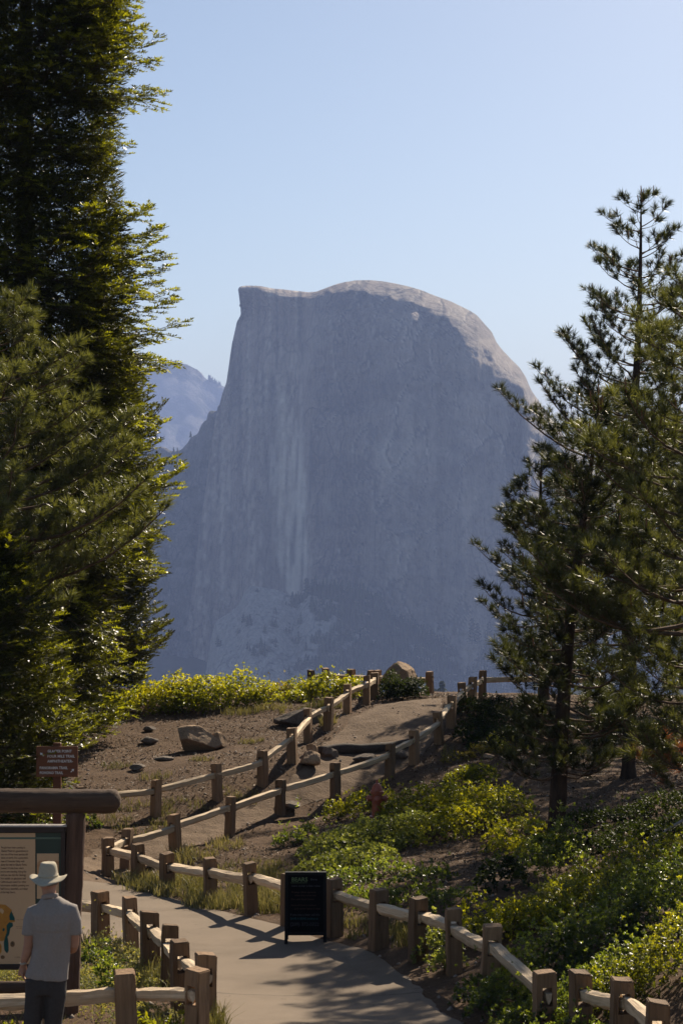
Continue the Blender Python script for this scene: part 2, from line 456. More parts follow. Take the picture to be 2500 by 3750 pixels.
# ------------------------------------------------------------------ valley and mountains
def mountain_material(name, base, darkc, lightc, streak=0.6, veg=None):
    m, nt, out = mat_new(name)
    v = coords(nt)
    st = noise(nt, coords(nt, (0.030, 0.030, 0.0022)), 1.0, 6, 0.65, 0.3)
    bl = noise(nt, v, 0.006, 8, 0.62)
    fi = noise(nt, v, 0.11, 5, 0.75)
    c = ramp(nt, st, [(0.34, darkc), (0.5, base), (0.66, lightc)])
    c2 = ramp(nt, bl, [(0.36, darkc), (0.5, base), (0.64, lightc)])
    c = mix(nt, 1 - streak, c, c2)
    c = mix(nt, 0.35, c, ramp(nt, fi, [(0.3, darkc), (0.7, lightc)]))
    st2 = noise(nt, coords(nt, (0.16, 0.16, 0.007 if streak > 0.3 else 0.05)), 1.0, 5, 0.7, 0.4)
    c = mix(nt, 0.55, c, ramp(nt, st2, [(0.36, tuple(x * 0.6 for x in darkc)), (0.5, base), (0.62, lightc)]))
    wn_ = nt.nodes.new("ShaderNodeTexNoise"); wn_.inputs["Scale"].default_value = 0.012; wn_.inputs["Detail"].default_value = 5; L(nt, v, wn_.inputs["Vector"])
    ws = nt.nodes.new("ShaderNodeVectorMath"); ws.operation = 'SCALE'; L(nt, wn_.outputs["Color"], ws.inputs[0]); ws.inputs["Scale"].default_value = 70.0
    wa = nt.nodes.new("ShaderNodeVectorMath"); wa.operation = 'ADD'; L(nt, coords(nt, (1, 1, 0.45)), wa.inputs[0]); L(nt, ws.outputs[0], wa.inputs[1])
    vo = nt.nodes.new("ShaderNodeTexVoronoi"); vo.feature = 'DISTANCE_TO_EDGE'; vo.inputs["Scale"].default_value = 0.016; L(nt, wa.outputs[0], vo.inputs["Vector"])
    ck = mathn(nt, 'MULTIPLY', ramp(nt, vo.outputs["Distance"], [(0.0, (1, 1, 1)), (0.045, (0, 0, 0))]), ramp(nt, bl, [(0.45, (0, 0, 0)), (0.55, (0.8, 0.8, 0.8))]))
    c = mix(nt, ck, c, tuple(x * 0.5 for x in darkc))
    at = nt.nodes.new("ShaderNodeAttribute"); at.attribute_name = "pale"
    c = mix(nt, at.outputs["Fac"], c, (0.95, 0.86, 0.70))
    ad = nt.nodes.new("ShaderNodeAttribute"); ad.attribute_name = "stain_shade"
    c = mix(nt, ad.outputs["Fac"], c, (0.055, 0.055, 0.06))
    if veg:
        av = nt.nodes.new("ShaderNodeAttribute"); av.attribute_name = "veg"
        c = mix(nt, av.outputs["Fac"], c, veg)
    h = mathn(nt, 'ADD', mathn(nt, 'MULTIPLY', st, 6.0), mathn(nt, 'ADD', mathn(nt, 'MULTIPLY', bl, 12.0), mathn(nt, 'MULTIPLY', fi, 3.0)))
    principled(nt, out, c, 0.95, 0.1, bump(nt, h, 1.0, 3.2))
    return m
def massif(name, sil, D0, angle_of_drop, left=None, ncol=300, nrow=300, bottom=-620, disp=None, mat=None, attrs=None, ridge_y=None, back=900, recede=None):
    """a mountain body: its ridge follows sil; the near side falls with the slope angle_of_drop(u, drop), the far side falls behind"""
    sil = np.array(sil, float)
    s = np.concatenate([[0], np.cumsum(np.hypot(np.diff(sil[:, 0]), np.diff(sil[:, 1])))])
    u = np.linspace(0, s[-1], ncol)
    px = np.interp(u, s, sil[:, 0]); py = np.interp(u, s, sil[:, 1])
    ry = D0 + (ridge_y(px) if ridge_y else 0 * px)
    x0 = (px - 1250) / FPX * ry; z0 = CZ + (1860 - py) / FPX * ry
    vv = np.linspace(0, 1, nrow) ** 1.35
    X_ = np.zeros((nrow, ncol)); Y_ = np.zeros_like(X_); Z_ = np.zeros_like(X_)
    x = x0.copy(); y = ry.copy(); z = z0.copy()
    X_[0], Y_[0], Z_[0] = x, y, z
    H = z0 - bottom
    for i in range(1, nrow):
        dz = (vv[i] - vv[i-1]) * H
        drop = z0 - z
        a = np.radians(angle_of_drop(px, drop))
        y = y - dz / np.tan(a)
        z = z - dz
        if left is not None:
            pyc = 1860 - (z - CZ) / y * FPX
            sh = np.interp(pyc, left[:, 1], left[:, 0]) - left[0, 0]
            wgt = np.clip(1 - (px - left[0, 0]) / 330.0, 0, 1)
            x = (px + sh * wgt - 1250) / FPX * y
        else:
            x = (px - 1250) / FPX * y
        X_[i], Y_[i], Z_[i] = x, y, z
    if recede is not None:
        rec = recede(X_, Y_, Z_, px)       # pushes a face back into depth, keeping its bearing
        k = (Y_ + rec) / Y_
        X_ = X_ * k; Z_ = CZ + (Z_ - CZ) * k; Y_ = Y_ + rec
    if disp is not None:
        d = disp(X_, Y_, Z_, px)
        fade = np.minimum(1, np.linspace(0, 1, nrow)[:, None] * 30)
        Y_ = Y_ - d * fade
    # far side
    nb = 10
    bx = []; by = []; bz = []
    for i in range(nb, 0, -1):
        t = i / nb
        bx.append(X_[0] + 0 * t); by.append(Y_[0] + back * t); bz.append(Z_[0] + (bottom - Z_[0]) * t ** 1.5)
    XX = np.vstack([bx, X_]); YY = np.vstack([by, Y_]); ZZ = np.vstack([bz, Z_])
    n, m = XX.shape
    V = np.stack([XX.ravel(), YY.ravel(), ZZ.ravel()], 1)
    idx = np.arange(n * m).reshape(n, m)
    F = np.stack([idx[:-1, :-1].ravel(), idx[1:, :-1].ravel(), idx[1:, 1:].ravel(), idx[:-1, 1:].ravel()], 1)
    # side walls close the body
    me = np_mesh(name, V, F, smooth=True)
    PXC = 1250 + XX / YY * FPX; PYC = 1860 - (ZZ - CZ) / YY * FPX
    for k, f in (attrs or {}).items(): point_attr(me, k, f(PXC, PYC, XX, YY, ZZ).ravel())
    o = link_mesh(name, me, mat)
    return o, (XX, YY, ZZ)

TOP = [(873,1066),(872,1058),(876,1050),(884,1047),(905,1045),(950,1046),(1000,1056),(1040,1059),(1060,1062),(1100,1066),(1130,1070),(1160,1067),(1200,1052),(1240,1038),(1300,1026),(1350,1025),(1400,1029),(1450,1038),(1500,1050),(1550,1066),(1600,1085),(1650,1103),(1700,1127),(1722,1138),(1745,1153),(1775,1187),(1800,1215),(1815,1250),(1840,1285),(1870,1315),(1900,1345),(1925,1390),(1945,1430),(1970,1465),(1985,1490),(2020,1540),(2060,1590),(2120,1660),(2200,1760),(2350,1900),(2600,2080),(3000,2330)]
LEFT = np.array([(873,1060),(874,1068),(888,1078),(879,1090),(884,1100),(877,1120),(888,1134),(882,1155),(868,1180),(850,1260),(840,1330),(830,1400),(815,1440),(805,1480),(793,1520),(785,1560),(776,1620),(765,1700),(754,1798),(727,1977),(700,2205),(670,2400),(645,2600),(600,3000)], float)
def dome_angle(px, drop):
    lit = np.interp(px, [870, 1000, 1100, 1180, 1300, 1450, 1600, 1750, 1900, 2100, 3000], [8, 34, 26, 34, 42, 55, 70, 78, 60, 36, 60])
    lit = lit * (1 + 0.22 * fbm(px * 0.013, drop * 0.01, 4.0, 3))
    a = np.interp(drop / lit, [0, 0.4, 0.95, 1.15, 1.9, 3.2, 5.0, 40], [9, 13, 23, 44, 60, 70, 76, 80])
    # steeper towards the big face on the left
    f = sstep(1220, 1080, px)
    a = a * (1 - f) + f * np.interp(drop / np.maximum(lit, 1), [0, 0.9, 1.2, 2.2, 40], [10, 18, 62, 80, 86])
    # terraces
    a = a + 4 * fbm(px * 0.006, drop * 0.03, 8.0, 3) * sstep(20, 80, drop)
    # the sunlit shelf low on the right shoulder
    sh = np.exp(-((px - 1935) / 42.0) ** 2) * np.exp(-((drop - np.interp(px, [1880, 1930, 2000], [52, 36, 14])) / 15.0) ** 2)
    a = a * (1 - 0.72 * sh)
    return np.clip(a, 9, 87.5)
def dome_recede(X_, Y_, Z_, px):
    f = np.clip((1150 - px) / 270.0, 0, 1)
    return np.broadcast_to((210 * f ** 0.9)[None, :], X_.shape) * sstep(0.0, 0.18, np.linspace(0, 1, X_.shape[0]))[:, None]
def dome_disp(X_, Y_, Z_, px):
    P_ = px[None, :]
    left = sstep(1200, 1060, P_)
    ribs = fbm(X_ * 0.045, Z_ * 0.0022, 2.0, 5) * 15 + np.abs(fbm(X_ * 0.016, Z_ * 0.0015, 7.0, 3)) * 16
    # exfoliation arcs and buttresses of the rounded flank
    wx = X_ + 60 * fbm(X_ * 0.004, Z_ * 0.004, 1.0, 3); wz = Z_ + 90 * fbm(X_ * 0.003, Z_ * 0.003, 6.0, 3)
    arcs = np.abs(fbm(wx * 0.006, wz * 0.003, 3.0, 5)) * 85 + fbm(wx * 0.03, wz * 0.018, 5.0, 4) * 16
    fine = fbm(X_ * 0.09, Z_ * 0.05, 9.0, 4) * 5
    led = np.abs(fbm(X_ * 0.008 + Z_ * 0.004, Z_ * 0.035, 11.0, 4)) * 14
    corner = 26 * np.exp(-((P_ - 1140) / 26.0) ** 2) * sstep(420, 250, Z_)
    return left * ribs + (1 - left) * (arcs + led) + fine + corner
def a_pale(px, py, X_, Y_, Z_):
    j = 6 * fbm(px * 0.05, py * 0.006, 1.0, 4)
    w = sstep(-4, 5, (px + j) - np.interp(py, [1450, 1560, 1800, 2000, 2150, 2200], [1050, 1046, 1020, 1000, 1040, 1070])) * sstep(4, -5, (px + j) - np.interp(py, [1450, 1560, 1800, 2000, 2200], [1062, 1095, 1128, 1140, 1118]))
    v = sstep(1440, 1640, py + 60 * fbm(px * 0.08, 1.0, 0, 2)) * sstep(2215, 2170, py + 40 * fbm(px * 0.05, 3.0, 0, 3))
    st = np.clip(0.62 + 1.5 * fbm(px * 0.24, py * 0.0035, 3.0, 4), 0.05, 1)
    up = 0.45 * sstep(-3, 3, px - 985 + j) * sstep(3, -3, px - 1012 + j) * sstep(1590, 1660, py) * sstep(1830, 1760, py)
    up2 = 0.4 * sstep(-3, 3, px - 1018 + j) * sstep(3, -3, px - 1046 + j) * sstep(1380, 1480, py) * sstep(1900, 1700, py)
    gen = 0.20 * sstep(0.12, 0.5, fbm(px * 0.010, py * 0.006, 21.0, 5))
    return np.clip(w * v * st * 0.80 + up * 1.5 + up2 * 1.4 + gen + 0.22 * sstep(1200, 1500, px) + 0.45 * sstep(0.12, 0.42, fbm(px * 0.16, py * 0.0028, 63.0, 4)) * sstep(1180, 1120, px) + 0.5 * arc_lines(px, py, 3.0) * sstep(1120, 1180, px), 0, 0.95)  # the arc lines here paint the bright side of each arc
def arc_lines(px, py, off):
    wx = px + 50 * fbm(px * 0.006, py * 0.006, 3.0, 4) + off; wy = py + 80 * fbm(px * 0.004, py * 0.004, 9.0, 3)
    f1 = np.abs(fbm(wx * 0.0075 + wy * 0.0016, wy * 0.0034, 43.0, 5)); f2 = np.abs(fbm(wx * 0.017 - wy * 0.003, wy * 0.009, 47.0, 4))
    msk = sstep(-0.1, 0.3, fbm(px * 0.005, py * 0.005, 57.0, 3))
    return np.clip(sstep(0.045, 0.0, f1) + 0.7 * sstep(0.05, 0.0, f2) * msk, 0, 1)
def a_stain_shade(px, py, X_, Y_, Z_):
    f = sstep(1170, 1130, px)
    s1 = sstep(0.05, 0.45, fbm(px * 0.075, py * 0.0035, 31.0, 5)) * f * 0.95
    dark = 0.65 * sstep(925, 960, px) * sstep(1050, 1000, px) * sstep(1350, 1550, py) * sstep(2300, 2050, py)
    arcs = arc_lines(px, py, -3.0) * 0.75 * (1 - f)  # dark side of each arc, relief shading put into the colour
    patch = (sstep(0.0, 0.35, fbm(px * 0.007, py * 0.010, 51.0, 6)) * 0.45 + 0.35 * sstep(0.05, 0.4, fbm(px * 0.05, py * 0.022, 53.0, 5))) * (1 - f)
    qx = px + 45 * fbm(px * 0.007, py * 0.007, 73.0, 4); qy = py + 60 * fbm(px * 0.006, py * 0.005, 75.0, 4)
    ff_ = (fbm(qx * 0.0062, qy * 0.0036, 77.0, 4) + 1) * 9.0
    slab_ = _h(np.floor(ff_).astype(np.int64), np.full(ff_.shape, 5, np.int64), np.full(ff_.shape, 9, np.int64))
    patch = patch * 0.55 + 0.40 * slab_ * (1 - f) + 0.3 * sstep(0.12, 0.0, ff_ - np.floor(ff_)) * (1 - f)  # slab tones stand in for shading the flat light does not give
    edge = 0.45 * np.exp(-((px - np.interp(py, [1060, 1250, 1500, 1900, 2300], [1120, 1155, 1165, 1160, 1185])) / 7.0) ** 2) * sstep(0.4, 0.6, 0.5 + 0.6 * fbm(px * 0.02, py * 0.02, 3, 3))
    return np.clip(np.maximum(s1, dark * (0.6 + 0.6 * fbm(px * 0.1, py * 0.004, 3, 3))) + arcs + patch + edge, 0, 0.85)
M_GRAN = mountain_material("hazy_granite", (0.33, 0.265, 0.215), (0.09, 0.075, 0.07), (0.52, 0.43, 0.34))
dome, DOME = massif("granite_dome", TOP, 4100, dome_angle, LEFT, 370, 400, -480, dome_disp, M_GRAN, {"pale": a_pale, "stain_shade": a_stain_shade}, ridge_y=lambda px: 60 * sstep(900, 1400, px), recede=dome_recede)
props(dome, "huge half-round granite dome with a sheer streaked left face and sunlit crest", "mountain", kind="structure")

# visor ledge that juts from the left end of the crest, and the pines on its crest
M_ROCKD = simple_mat("dark_granite_block", (0.30, 0.27, 0.24), (0.16, 0.15, 0.14), 0.05, bdist=0.5)

SHOULDER = [(-400,1900),(0,1760),(200,1700),(400,1655),(540,1642),(590,1636),(607,1638),(620,1648),(632,1652),(648,1651),(664,1647),(675,1634),(687,1622),(696,1604),(705,1599),(724,1588),(732,1568),(737,1556),(748,1542),(756,1540),(761,1515),(767,1505),(783,1503),(793,1507),(800,1480),(830,1500),(900,1600),(1100,1900)]
def sh_angle(px, drop): return np.clip(np.interp(drop, [0, 20, 80, 300, 900], [62, 70, 66, 58, 50]) + 22 * fbm(px * 0.02, drop * 0.012, 3.0, 4), 30, 86)
def sh_disp(X_, Y_, Z_, px): return 36 * np.abs(fbm(X_ * 0.013, Z_ * 0.006, 5.0, 5)) + 6 * fbm(X_ * 0.06, Z_ * 0.04, 3.0, 3)
def a_veg_sh(px, py, X_, Y_, Z_): return 0.75 * sstep(-0.1, 0.3, fbm(px * 0.03, py * 0.03, 61.0, 5))
M_SH = mountain_material("broken_granite_ridge", (0.22, 0.205, 0.19), (0.10, 0.10, 0.098), (0.31, 0.29, 0.265), 0.5, (0.05, 0.06, 0.035))
o, _ = massif("rocky_ridge", SHOULDER, 4450, sh_angle, None, 200, 110, -480, sh_disp, M_SH, {"pale": lambda a, b, *c: a * 0, "stain_shade": lambda a, b, *c: a * 0 + 0.1, "veg": a_veg_sh})
props(o, "broken dark rock ridge stepping down left of the dome", "mountain", kind="structure")

FAR = [(-600,1700),(0,1560),(300,1440),(450,1372),(520,1348),(580,1336),(609,1331),(643,1326),(678,1332),(695,1338),(710,1349),(728,1355),(742,1370),(748,1380),(756,1390),(775,1400),(819,1413),(860,1440),(950,1500),(1300,1700),(1900,1850),(2600,1840),(3400,1800)]
def far_angle(px, drop): return np.clip(np.interp(drop, [0, 60, 400, 1200], [32, 40, 36, 30]) + 12 * fbm(px * 0.012, drop * 0.006, 13.0, 4), 14, 80)
def far_disp(X_, Y_, Z_, px): return 120 * np.abs(fbm(X_ * 0.002, Z_ * 0.003, 5.0, 5))
M_FAR = mountain_material("far_forested_granite", (0.26, 0.245, 0.225), (0.14, 0.14, 0.13), (0.36, 0.34, 0.31), 0.2, (0.05, 0.065, 0.04))
o, _ = massif("far_mountain", FAR, 11500, far_angle, None, 200, 80, -480, far_disp, M_FAR, {"pale": lambda a, b, *c: a * 0, "stain_shade": lambda a, b, *c: a * 0, "veg": lambda a, b, *c: 0.8 * sstep(-0.15, 0.2, fbm(a * 0.03, b * 0.06, 71.0, 5))}, back=600)
props(o, "far rounded mountain fading to pale blue beyond the ridge", "mountain", kind="structure")

SLOPE = [(-800,2700),(200,2660),(560,2620),(700,2540),(753,2468),(771,2343),(790,2275),(830,2250),(870,2222),(890,2180),(914,2146),(960,2150),(1030,2164),(1084,2195),(1128,2145),(1200,2140),(1280,2155),(1378,2173),(1400,2220),(1432,2262),(1503,2289),(1557,2325),(1600,2348),(1637,2360),(1727,2360),(1860,2368),(2000,2400),(2500,2450),(3300,2480)]
def sl_angle(px, drop): return np.clip(np.interp(drop, [0, 10, 60, 400], [50, 42, 36, 33]) + 16 * fbm(px * 0.012, drop * 0.02, 23.0, 4), 16, 75)
def sl_disp(X_, Y_, Z_, px): return 16 * np.abs(fbm(X_ * 0.01, Z_ * 0.01, 5.0, 5)) + 3 * fbm(X_ * 0.06, Z_ * 0.06, 3.0, 3)
def a_veg(px, py, X_, Y_, Z_):
    r = 0.30 * fbm(px * 0.010 + py * 0.004, py * 0.02, 81.0, 5) + 0.35 * fbm(px * 0.035, py * 0.06, 85.0, 4)
    bias = -0.12 + 0.24 * sstep(1000, 1300, px) - 0.16 * sstep(2400, 2520, py) * sstep(1200, 950, px) - 0.14 * sstep(950, 800, px)
    return sstep(-0.035, 0.035, r + 0.12 * fbm(px * 0.12, py * 0.2, 87.0, 3) + bias) * 0.96
M_SL = mountain_material("forested_talus", (0.42, 0.39, 0.34), (0.22, 0.205, 0.19), (0.58, 0.54, 0.47), 0.1, (0.020, 0.028, 0.016))
hill, HILL = massif("forested_slope", SLOPE, 3650, sl_angle, None, 330, 150, -560, sl_disp, M_SL, {"pale": lambda a, b, *c: a * 0, "stain_shade": lambda a, b, *c: a * 0, "veg": a_veg}, back=420)
props(hill, "wooded talus slope with pale boulder patches below the dome", "hillside", kind="structure")

# valley floor sheet out to the horizon
def valley_z(x, y):
    z = np.interp(y, [118, 170, 300, 600, 1200, 2200, 2900, 4200, 12000], [G(0, 118) - 0.7, -42, -125, -290, -490, -560, -540, -300, -250])
    return z + 26 * fbm(x * 0.003, y * 0.003, 3.0, 4) * sstep(150, 700, y)
xs = np.linspace(-5400, 5400, 110); ys = np.concatenate([np.linspace(118, 600, 50), np.linspace(640, 13400, 90)])
def valley_mat():
    m, nt, out = mat_new("valley_forest"); v = coords(nt)
    c = ramp(nt, noise(nt, v, 0.02, 8, 0.7), [(0.35, (0.03, 0.04, 0.022)), (0.62, (0.06, 0.065, 0.04)), (0.74, (0.25, 0.23, 0.2))])
    principled(nt, out, c, 0.95, 0.1); return m
props(sheet(xs, ys, valley_z, "valley_floor", valley_mat()), "deep wooded valley between the viewpoint and the dome", "valley", kind="structure")

# haze between the viewpoint and the mountains
bm = bmesh.new()
bmesh.ops.create_cube(bm, size=1.0)
for v in bm.verts:
    v.co = Vector((v.co.x * 12400, v.co.y * 14400 + 6800, v.co.z * 1420 + 20 + 0.5))
m, nt, out = mat_new("valley_air")
pv = nt.nodes.new("ShaderNodeVolumePrincipled")
pv.inputs["Color"].default_value = (0.42, 0.56, 1.0, 1)
pv.inputs["Density"].default_value = 0.000093
pv.inputs["Anisotropy"].default_value = 0.0
L(nt, pv.outputs[0], out.inputs["Volume"])
m.cycles.homogeneous_volume = True if hasattr(m.cycles, "homogeneous_volume") else None
hz = bm_obj("haze", bm, m)
props(hz, "thin blue morning haze filling the valley", "haze", kind="stuff")
# ------------------------------------------------------------------ split rail fences
M_POST = wood_mat("weathered_cedar_post", (0.30, 0.185, 0.100), (0.075, 0.043, 0.023), 2)
M_RAIL = wood_mat("split_cedar_rail", (0.76, 0.59, 0.39), (0.22, 0.145, 0.085), 0, tone=0.2)
def post_mesh(bm, H, w, d, zs0, zs1, sw, seed, below=0.25):
    """square post with a mortise through it along Y; local X across, Z up"""
    r = random.Random(seed)
    zl = [-below, zs0, zs1, H]; xl = [-w/2, -sw/2, sw/2, w/2]
    front = [[None]*4 for _ in range(4)]; backv = [[None]*4 for _ in range(4)]
    for i, z in enumerate(zl):
        for j, x in enumerate(xl):
            tp = 1 - 0.05 * (z / H)
            jx = r.uniform(-.007, .007); jy = r.uniform(-.007, .007)
            dz = (r.uniform(-.010, .006) + 0.012 * (x / w)) if i == 3 else 0
            front[i][j] = bm.verts.new((x * tp + jx, -d/2 * tp + jy, z + dz))
            backv[i][j] = bm.verts.new((x * tp + jx, d/2 * tp + jy, z + dz + (r.uniform(-.006,.006) if i == 3 else 0)))
    for i in range(3):
        for j in range(3):
            if i == 1 and j == 1: continue
            bm.faces.new((front[i][j], front[i][j+1], front[i+1][j+1], front[i+1][j]))
            bm.faces.new((backv[i][j], backv[i+1][j], backv[i+1][j+1], backv[i][j+1]))
        bm.faces.new((front[i][0], front[i+1][0], backv[i+1][0], backv[i][0]))
        bm.faces.new((front[i][3], backv[i][3], backv[i+1][3], front[i+1][3]))
    for j in range(3):
        bm.faces.new((front[3][j], front[3][j+1], backv[3][j+1], backv[3][j]))
        bm.faces.new((front[0][j], backv[0][j], backv[0][j+1], front[0][j+1]))
    bm.faces.new((front[1][1], front[1][2], backv[1][2], backv[1][1]))
    bm.faces.new((front[2][1], backv[2][1], backv[2][2], front[2][2]))
    bm.faces.new((front[1][1], backv[1][1], backv[2][1], front[2][1]))
    bm.faces.new((front[1][2], front[2][2], backv[2][2], backv[1][2]))
    ed = [e for e in bm.edges if abs(e.verts[0].co.x) > w * 0.4 and abs(e.verts[1].co.x) > w * 0.4 and e.verts[0].co.x * e.verts[1].co.x > 0 and abs(e.verts[0].co.z - e.verts[1].co.z) > 0.02]
    ed += [e for e in bm.edges if e.verts[0].co.z > H * 0.9 and e.verts[1].co.z > H * 0.9 and len(e.link_faces) == 2 and abs(e.link_faces[0].normal.dot(e.link_faces[1].normal)) < 0.5]
    bm.normal_update()
    bmesh.ops.bevel(bm, geom=list(set(ed)), offset=0.010, segments=2, affect='EDGES', clamp_overlap=True)
def rail_mesh(bm, Ln, seed, hz=0.135, wy=0.125):
    r = random.Random(seed); n = 11
    prof = [(-.50, .42), (-.05, .52), (.48, .40), (.40, -.12), (.06, -.52), (-.34, -.28)]
    jit = [(r.uniform(-.07, .07), r.uniform(-.08, .08)) for _ in prof]
    rings = []
    bow = r.uniform(-.018, .012); side = r.uniform(-.02, .02)
    for i in range(n):
        t = i / (n - 1); x = -Ln/2 + Ln * t
        e = min(t, 1 - t) * Ln
        k = 0.46 + 0.54 * min(1, max(0, (e - 0.10) / 0.16))
        ring = []
        for (py, pz), (a, b) in zip(prof, jit):
            y = (py + a + r.uniform(-.06, .06)) * wy * k + side * math.sin(math.pi * t)
            z = (pz + b + r.uniform(-.06, .06)) * hz * (0.62 + 0.38 * k) + bow * math.sin(math.pi * t)
            ring.append(bm.verts.new((x, y, z)))
        rings.append(ring)
    m = len(prof)
    for i in range(n - 1):
        for j in range(m):
            bm.faces.new((rings[i][j], rings[i+1][j], rings[i+1][(j+1) % m], rings[i][(j+1) % m]))
    bm.faces.new(rings[0]); bm.faces.new(list(reversed(rings[-1])))
sd = [100]
def fence(name, label, run, skip=()):
    pts = []
    for (px, top, bot, D) in run:
        x = X(px, D); z = G(x, D)
        h = max(0.62, min(0.86, (bot - top) / FPX * D))
        pts.append((Vector((x, D, z)), h))
    root = thing(name, label, "fence", pts[0][0])
    o0 = pts[0][0]
    dirs = []
    for i in range(len(pts)):
        a = pts[max(i-1, 0)][0]; b = pts[min(i+1, len(pts)-1)][0]
        dd = (b - a); dd.z = 0; dirs.append(dd.normalized())
    slots = []
    for i, (p, h) in enumerate(pts):
        sd[0] += 1
        r = random.Random(sd[0] * 7)
        bm = bmesh.new()
        w = r.uniform(0.165, 0.212); d = r.uniform(0.165, 0.2)
        zc = h - r.uniform(0.205, 0.235)
        post_mesh(bm, h, w, d, zc - 0.095, zc + 0.085, 0.105, sd[0])
        o = bm_obj("post", bm, M_POST, root)
        o.location = p - o0
        ang = math.atan2(dirs[i].y, dirs[i].x) - math.pi / 2
        o.rotation_euler = (R(r.uniform(-3, 3)), R(r.uniform(-3, 3)), ang + R(r.uniform(-8, 8)))
        slots.append(Vector((0, 0, zc)) + p)
    for i in range(len(pts) - 1):
        if i in skip: continue
        a, b = slots[i].copy(), slots[i+1].copy()
        n = (b - a); n.z = 0; n = n.normalized(); side = Vector((-n.y, n.x, 0)) * (0.024 if i % 2 else -0.024)
        a += side - n * 0.09; b += side + n * 0.09
        a.z -= 0.015; b.z -= 0.015
        sd[0] += 1
        bm = bmesh.new(); rail_mesh(bm, (b - a).length, sd[0])
        o = bm_obj("rail", bm, M_RAIL, root)
        o.location = (a + b) / 2 - o0
        q = (b - a).to_track_quat('X', 'Z')
        o.rotation_mode = 'QUATERNION'; o.rotation_quaternion = q
    return root
PF2 = [p for p in PF]
fence("split_rail_fence", "split rail fence cornering in front of the wooden notice board at lower left", PF2)
fence("split_rail_fence", "long split rail fence passing behind the black chalkboard and climbing right of the trail", BF)
fence("split_rail_fence", "short run of split rail fence among shrubs at the lower right corner", BR)
fence("split_rail_fence", "split rail fence on the left of the dirt trail running up past the boulder", DF)
fence("split_rail_fence", "low split rail fence behind the round dark bush on the crest", EF)
# ------------------------------------------------------------------ foliage toolkit
class Acc:
    def __init__(s): s.V = []; s.F = []; s.T = []; s.M = []; s.n = 0
    def add(s, V, F, T, mi=0):
        V = np.asarray(V, np.float32).reshape(-1, 3); F = np.asarray(F, np.int32)
        if F.shape[1] == 4: F = np.vstack([F[:, [0, 1, 2]], F[:, [0, 2, 3]]]); T = np.concatenate([T, T])
        s.V.append(V); s.F.append(F + s.n); s.T.append(np.asarray(T, np.float32)); s.M.append(np.full(len(F), mi, np.int32)); s.n += len(V)
    def inst(s, tv, tf, rot, pos, tint, scale=None, tt=None, mi=0):
        """tv (n,3) tf (m,3) rot (k,3,3) pos (k,3) tint (k,)"""
        k = len(pos)
        if k == 0: return
        V = np.einsum('kij,nj->kni', rot, tv)
        if scale is not None: V = V * np.asarray(scale)[:, None, None]
        V = V + pos[:, None, :]
        F = tf[None] + (np.arange(k) * len(tv))[:, None, None]
        T = np.repeat(tint, len(tf))
        if tt is not None: T = T + np.tile(tt, k)
        s.add(V.reshape(-1, 3), F.reshape(-1, 3), T, mi)
    def obj(s, name, mats, parent=None, origin=None, smooth=False, kind=None):
        V = np.vstack(s.V); F = np.vstack(s.F); T = np.clip(np.concatenate(s.T), 0, 1); M = np.concatenate(s.M)
        if origin is not None: V = V - np.array(origin, np.float32)
        me = np_mesh(name, V, F, T, smooth, M)
        o = link_mesh(name, me, mats, parent)
        if kind: o["kind"] = kind
        return o
def frames(d, roll=None, up=(0, 0, 1)):
    """rotation matrices whose local X is d (k,3)"""
    d = d / np.maximum(np.linalg.norm(d, axis=1, keepdims=True), 1e-9)
    u = np.broadcast_to(np.array(up, float), d.shape)
    y = np.cross(u, d); ln = np.linalg.norm(y, axis=1, keepdims=True)
    y = np.where(ln < 1e-3, np.array([0., 1., 0.]), y / np.maximum(ln, 1e-9))
    z = np.cross(d, y)
    if roll is not None:
        c, s_ = np.cos(roll)[:, None], np.sin(roll)[:, None]
        y, z = y * c + z * s_, z * c - y * s_
    return np.stack([d, y, z], 2)
def tris_seg(acc, A, B, ra, rb, tint, mi=0, k=3):
    """thin k-sided prisms between points A and B (n,3)"""
    A = np.asarray(A, float); B = np.asarray(B, float)
    n = len(A)
    if n == 0: return
    M = frames(B - A)
    V = np.zeros((n, 2 * k, 3))
    ra = np.broadcast_to(ra, n); rb = np.broadcast_to(rb, n)
    for i in range(k):
        a = 2 * np.pi * i / k
        off = M[:, :, 1] * np.cos(a) + M[:, :, 2] * np.sin(a)
        V[:, i] = A + off * ra[:, None]; V[:, k + i] = B + off * rb[:, None]
    f = []
    for i in range(k):
        j = (i + 1) % k
        f += [(i, j, k + j), (i, k + j, k + i)]
    f = np.array(f)
    F = f[None] + (np.arange(n) * 2 * k)[:, None, None]
    acc.add(V.reshape(-1, 3), F.reshape(-1, 3), np.repeat(np.broadcast_to(tint, n), len(f)), mi)

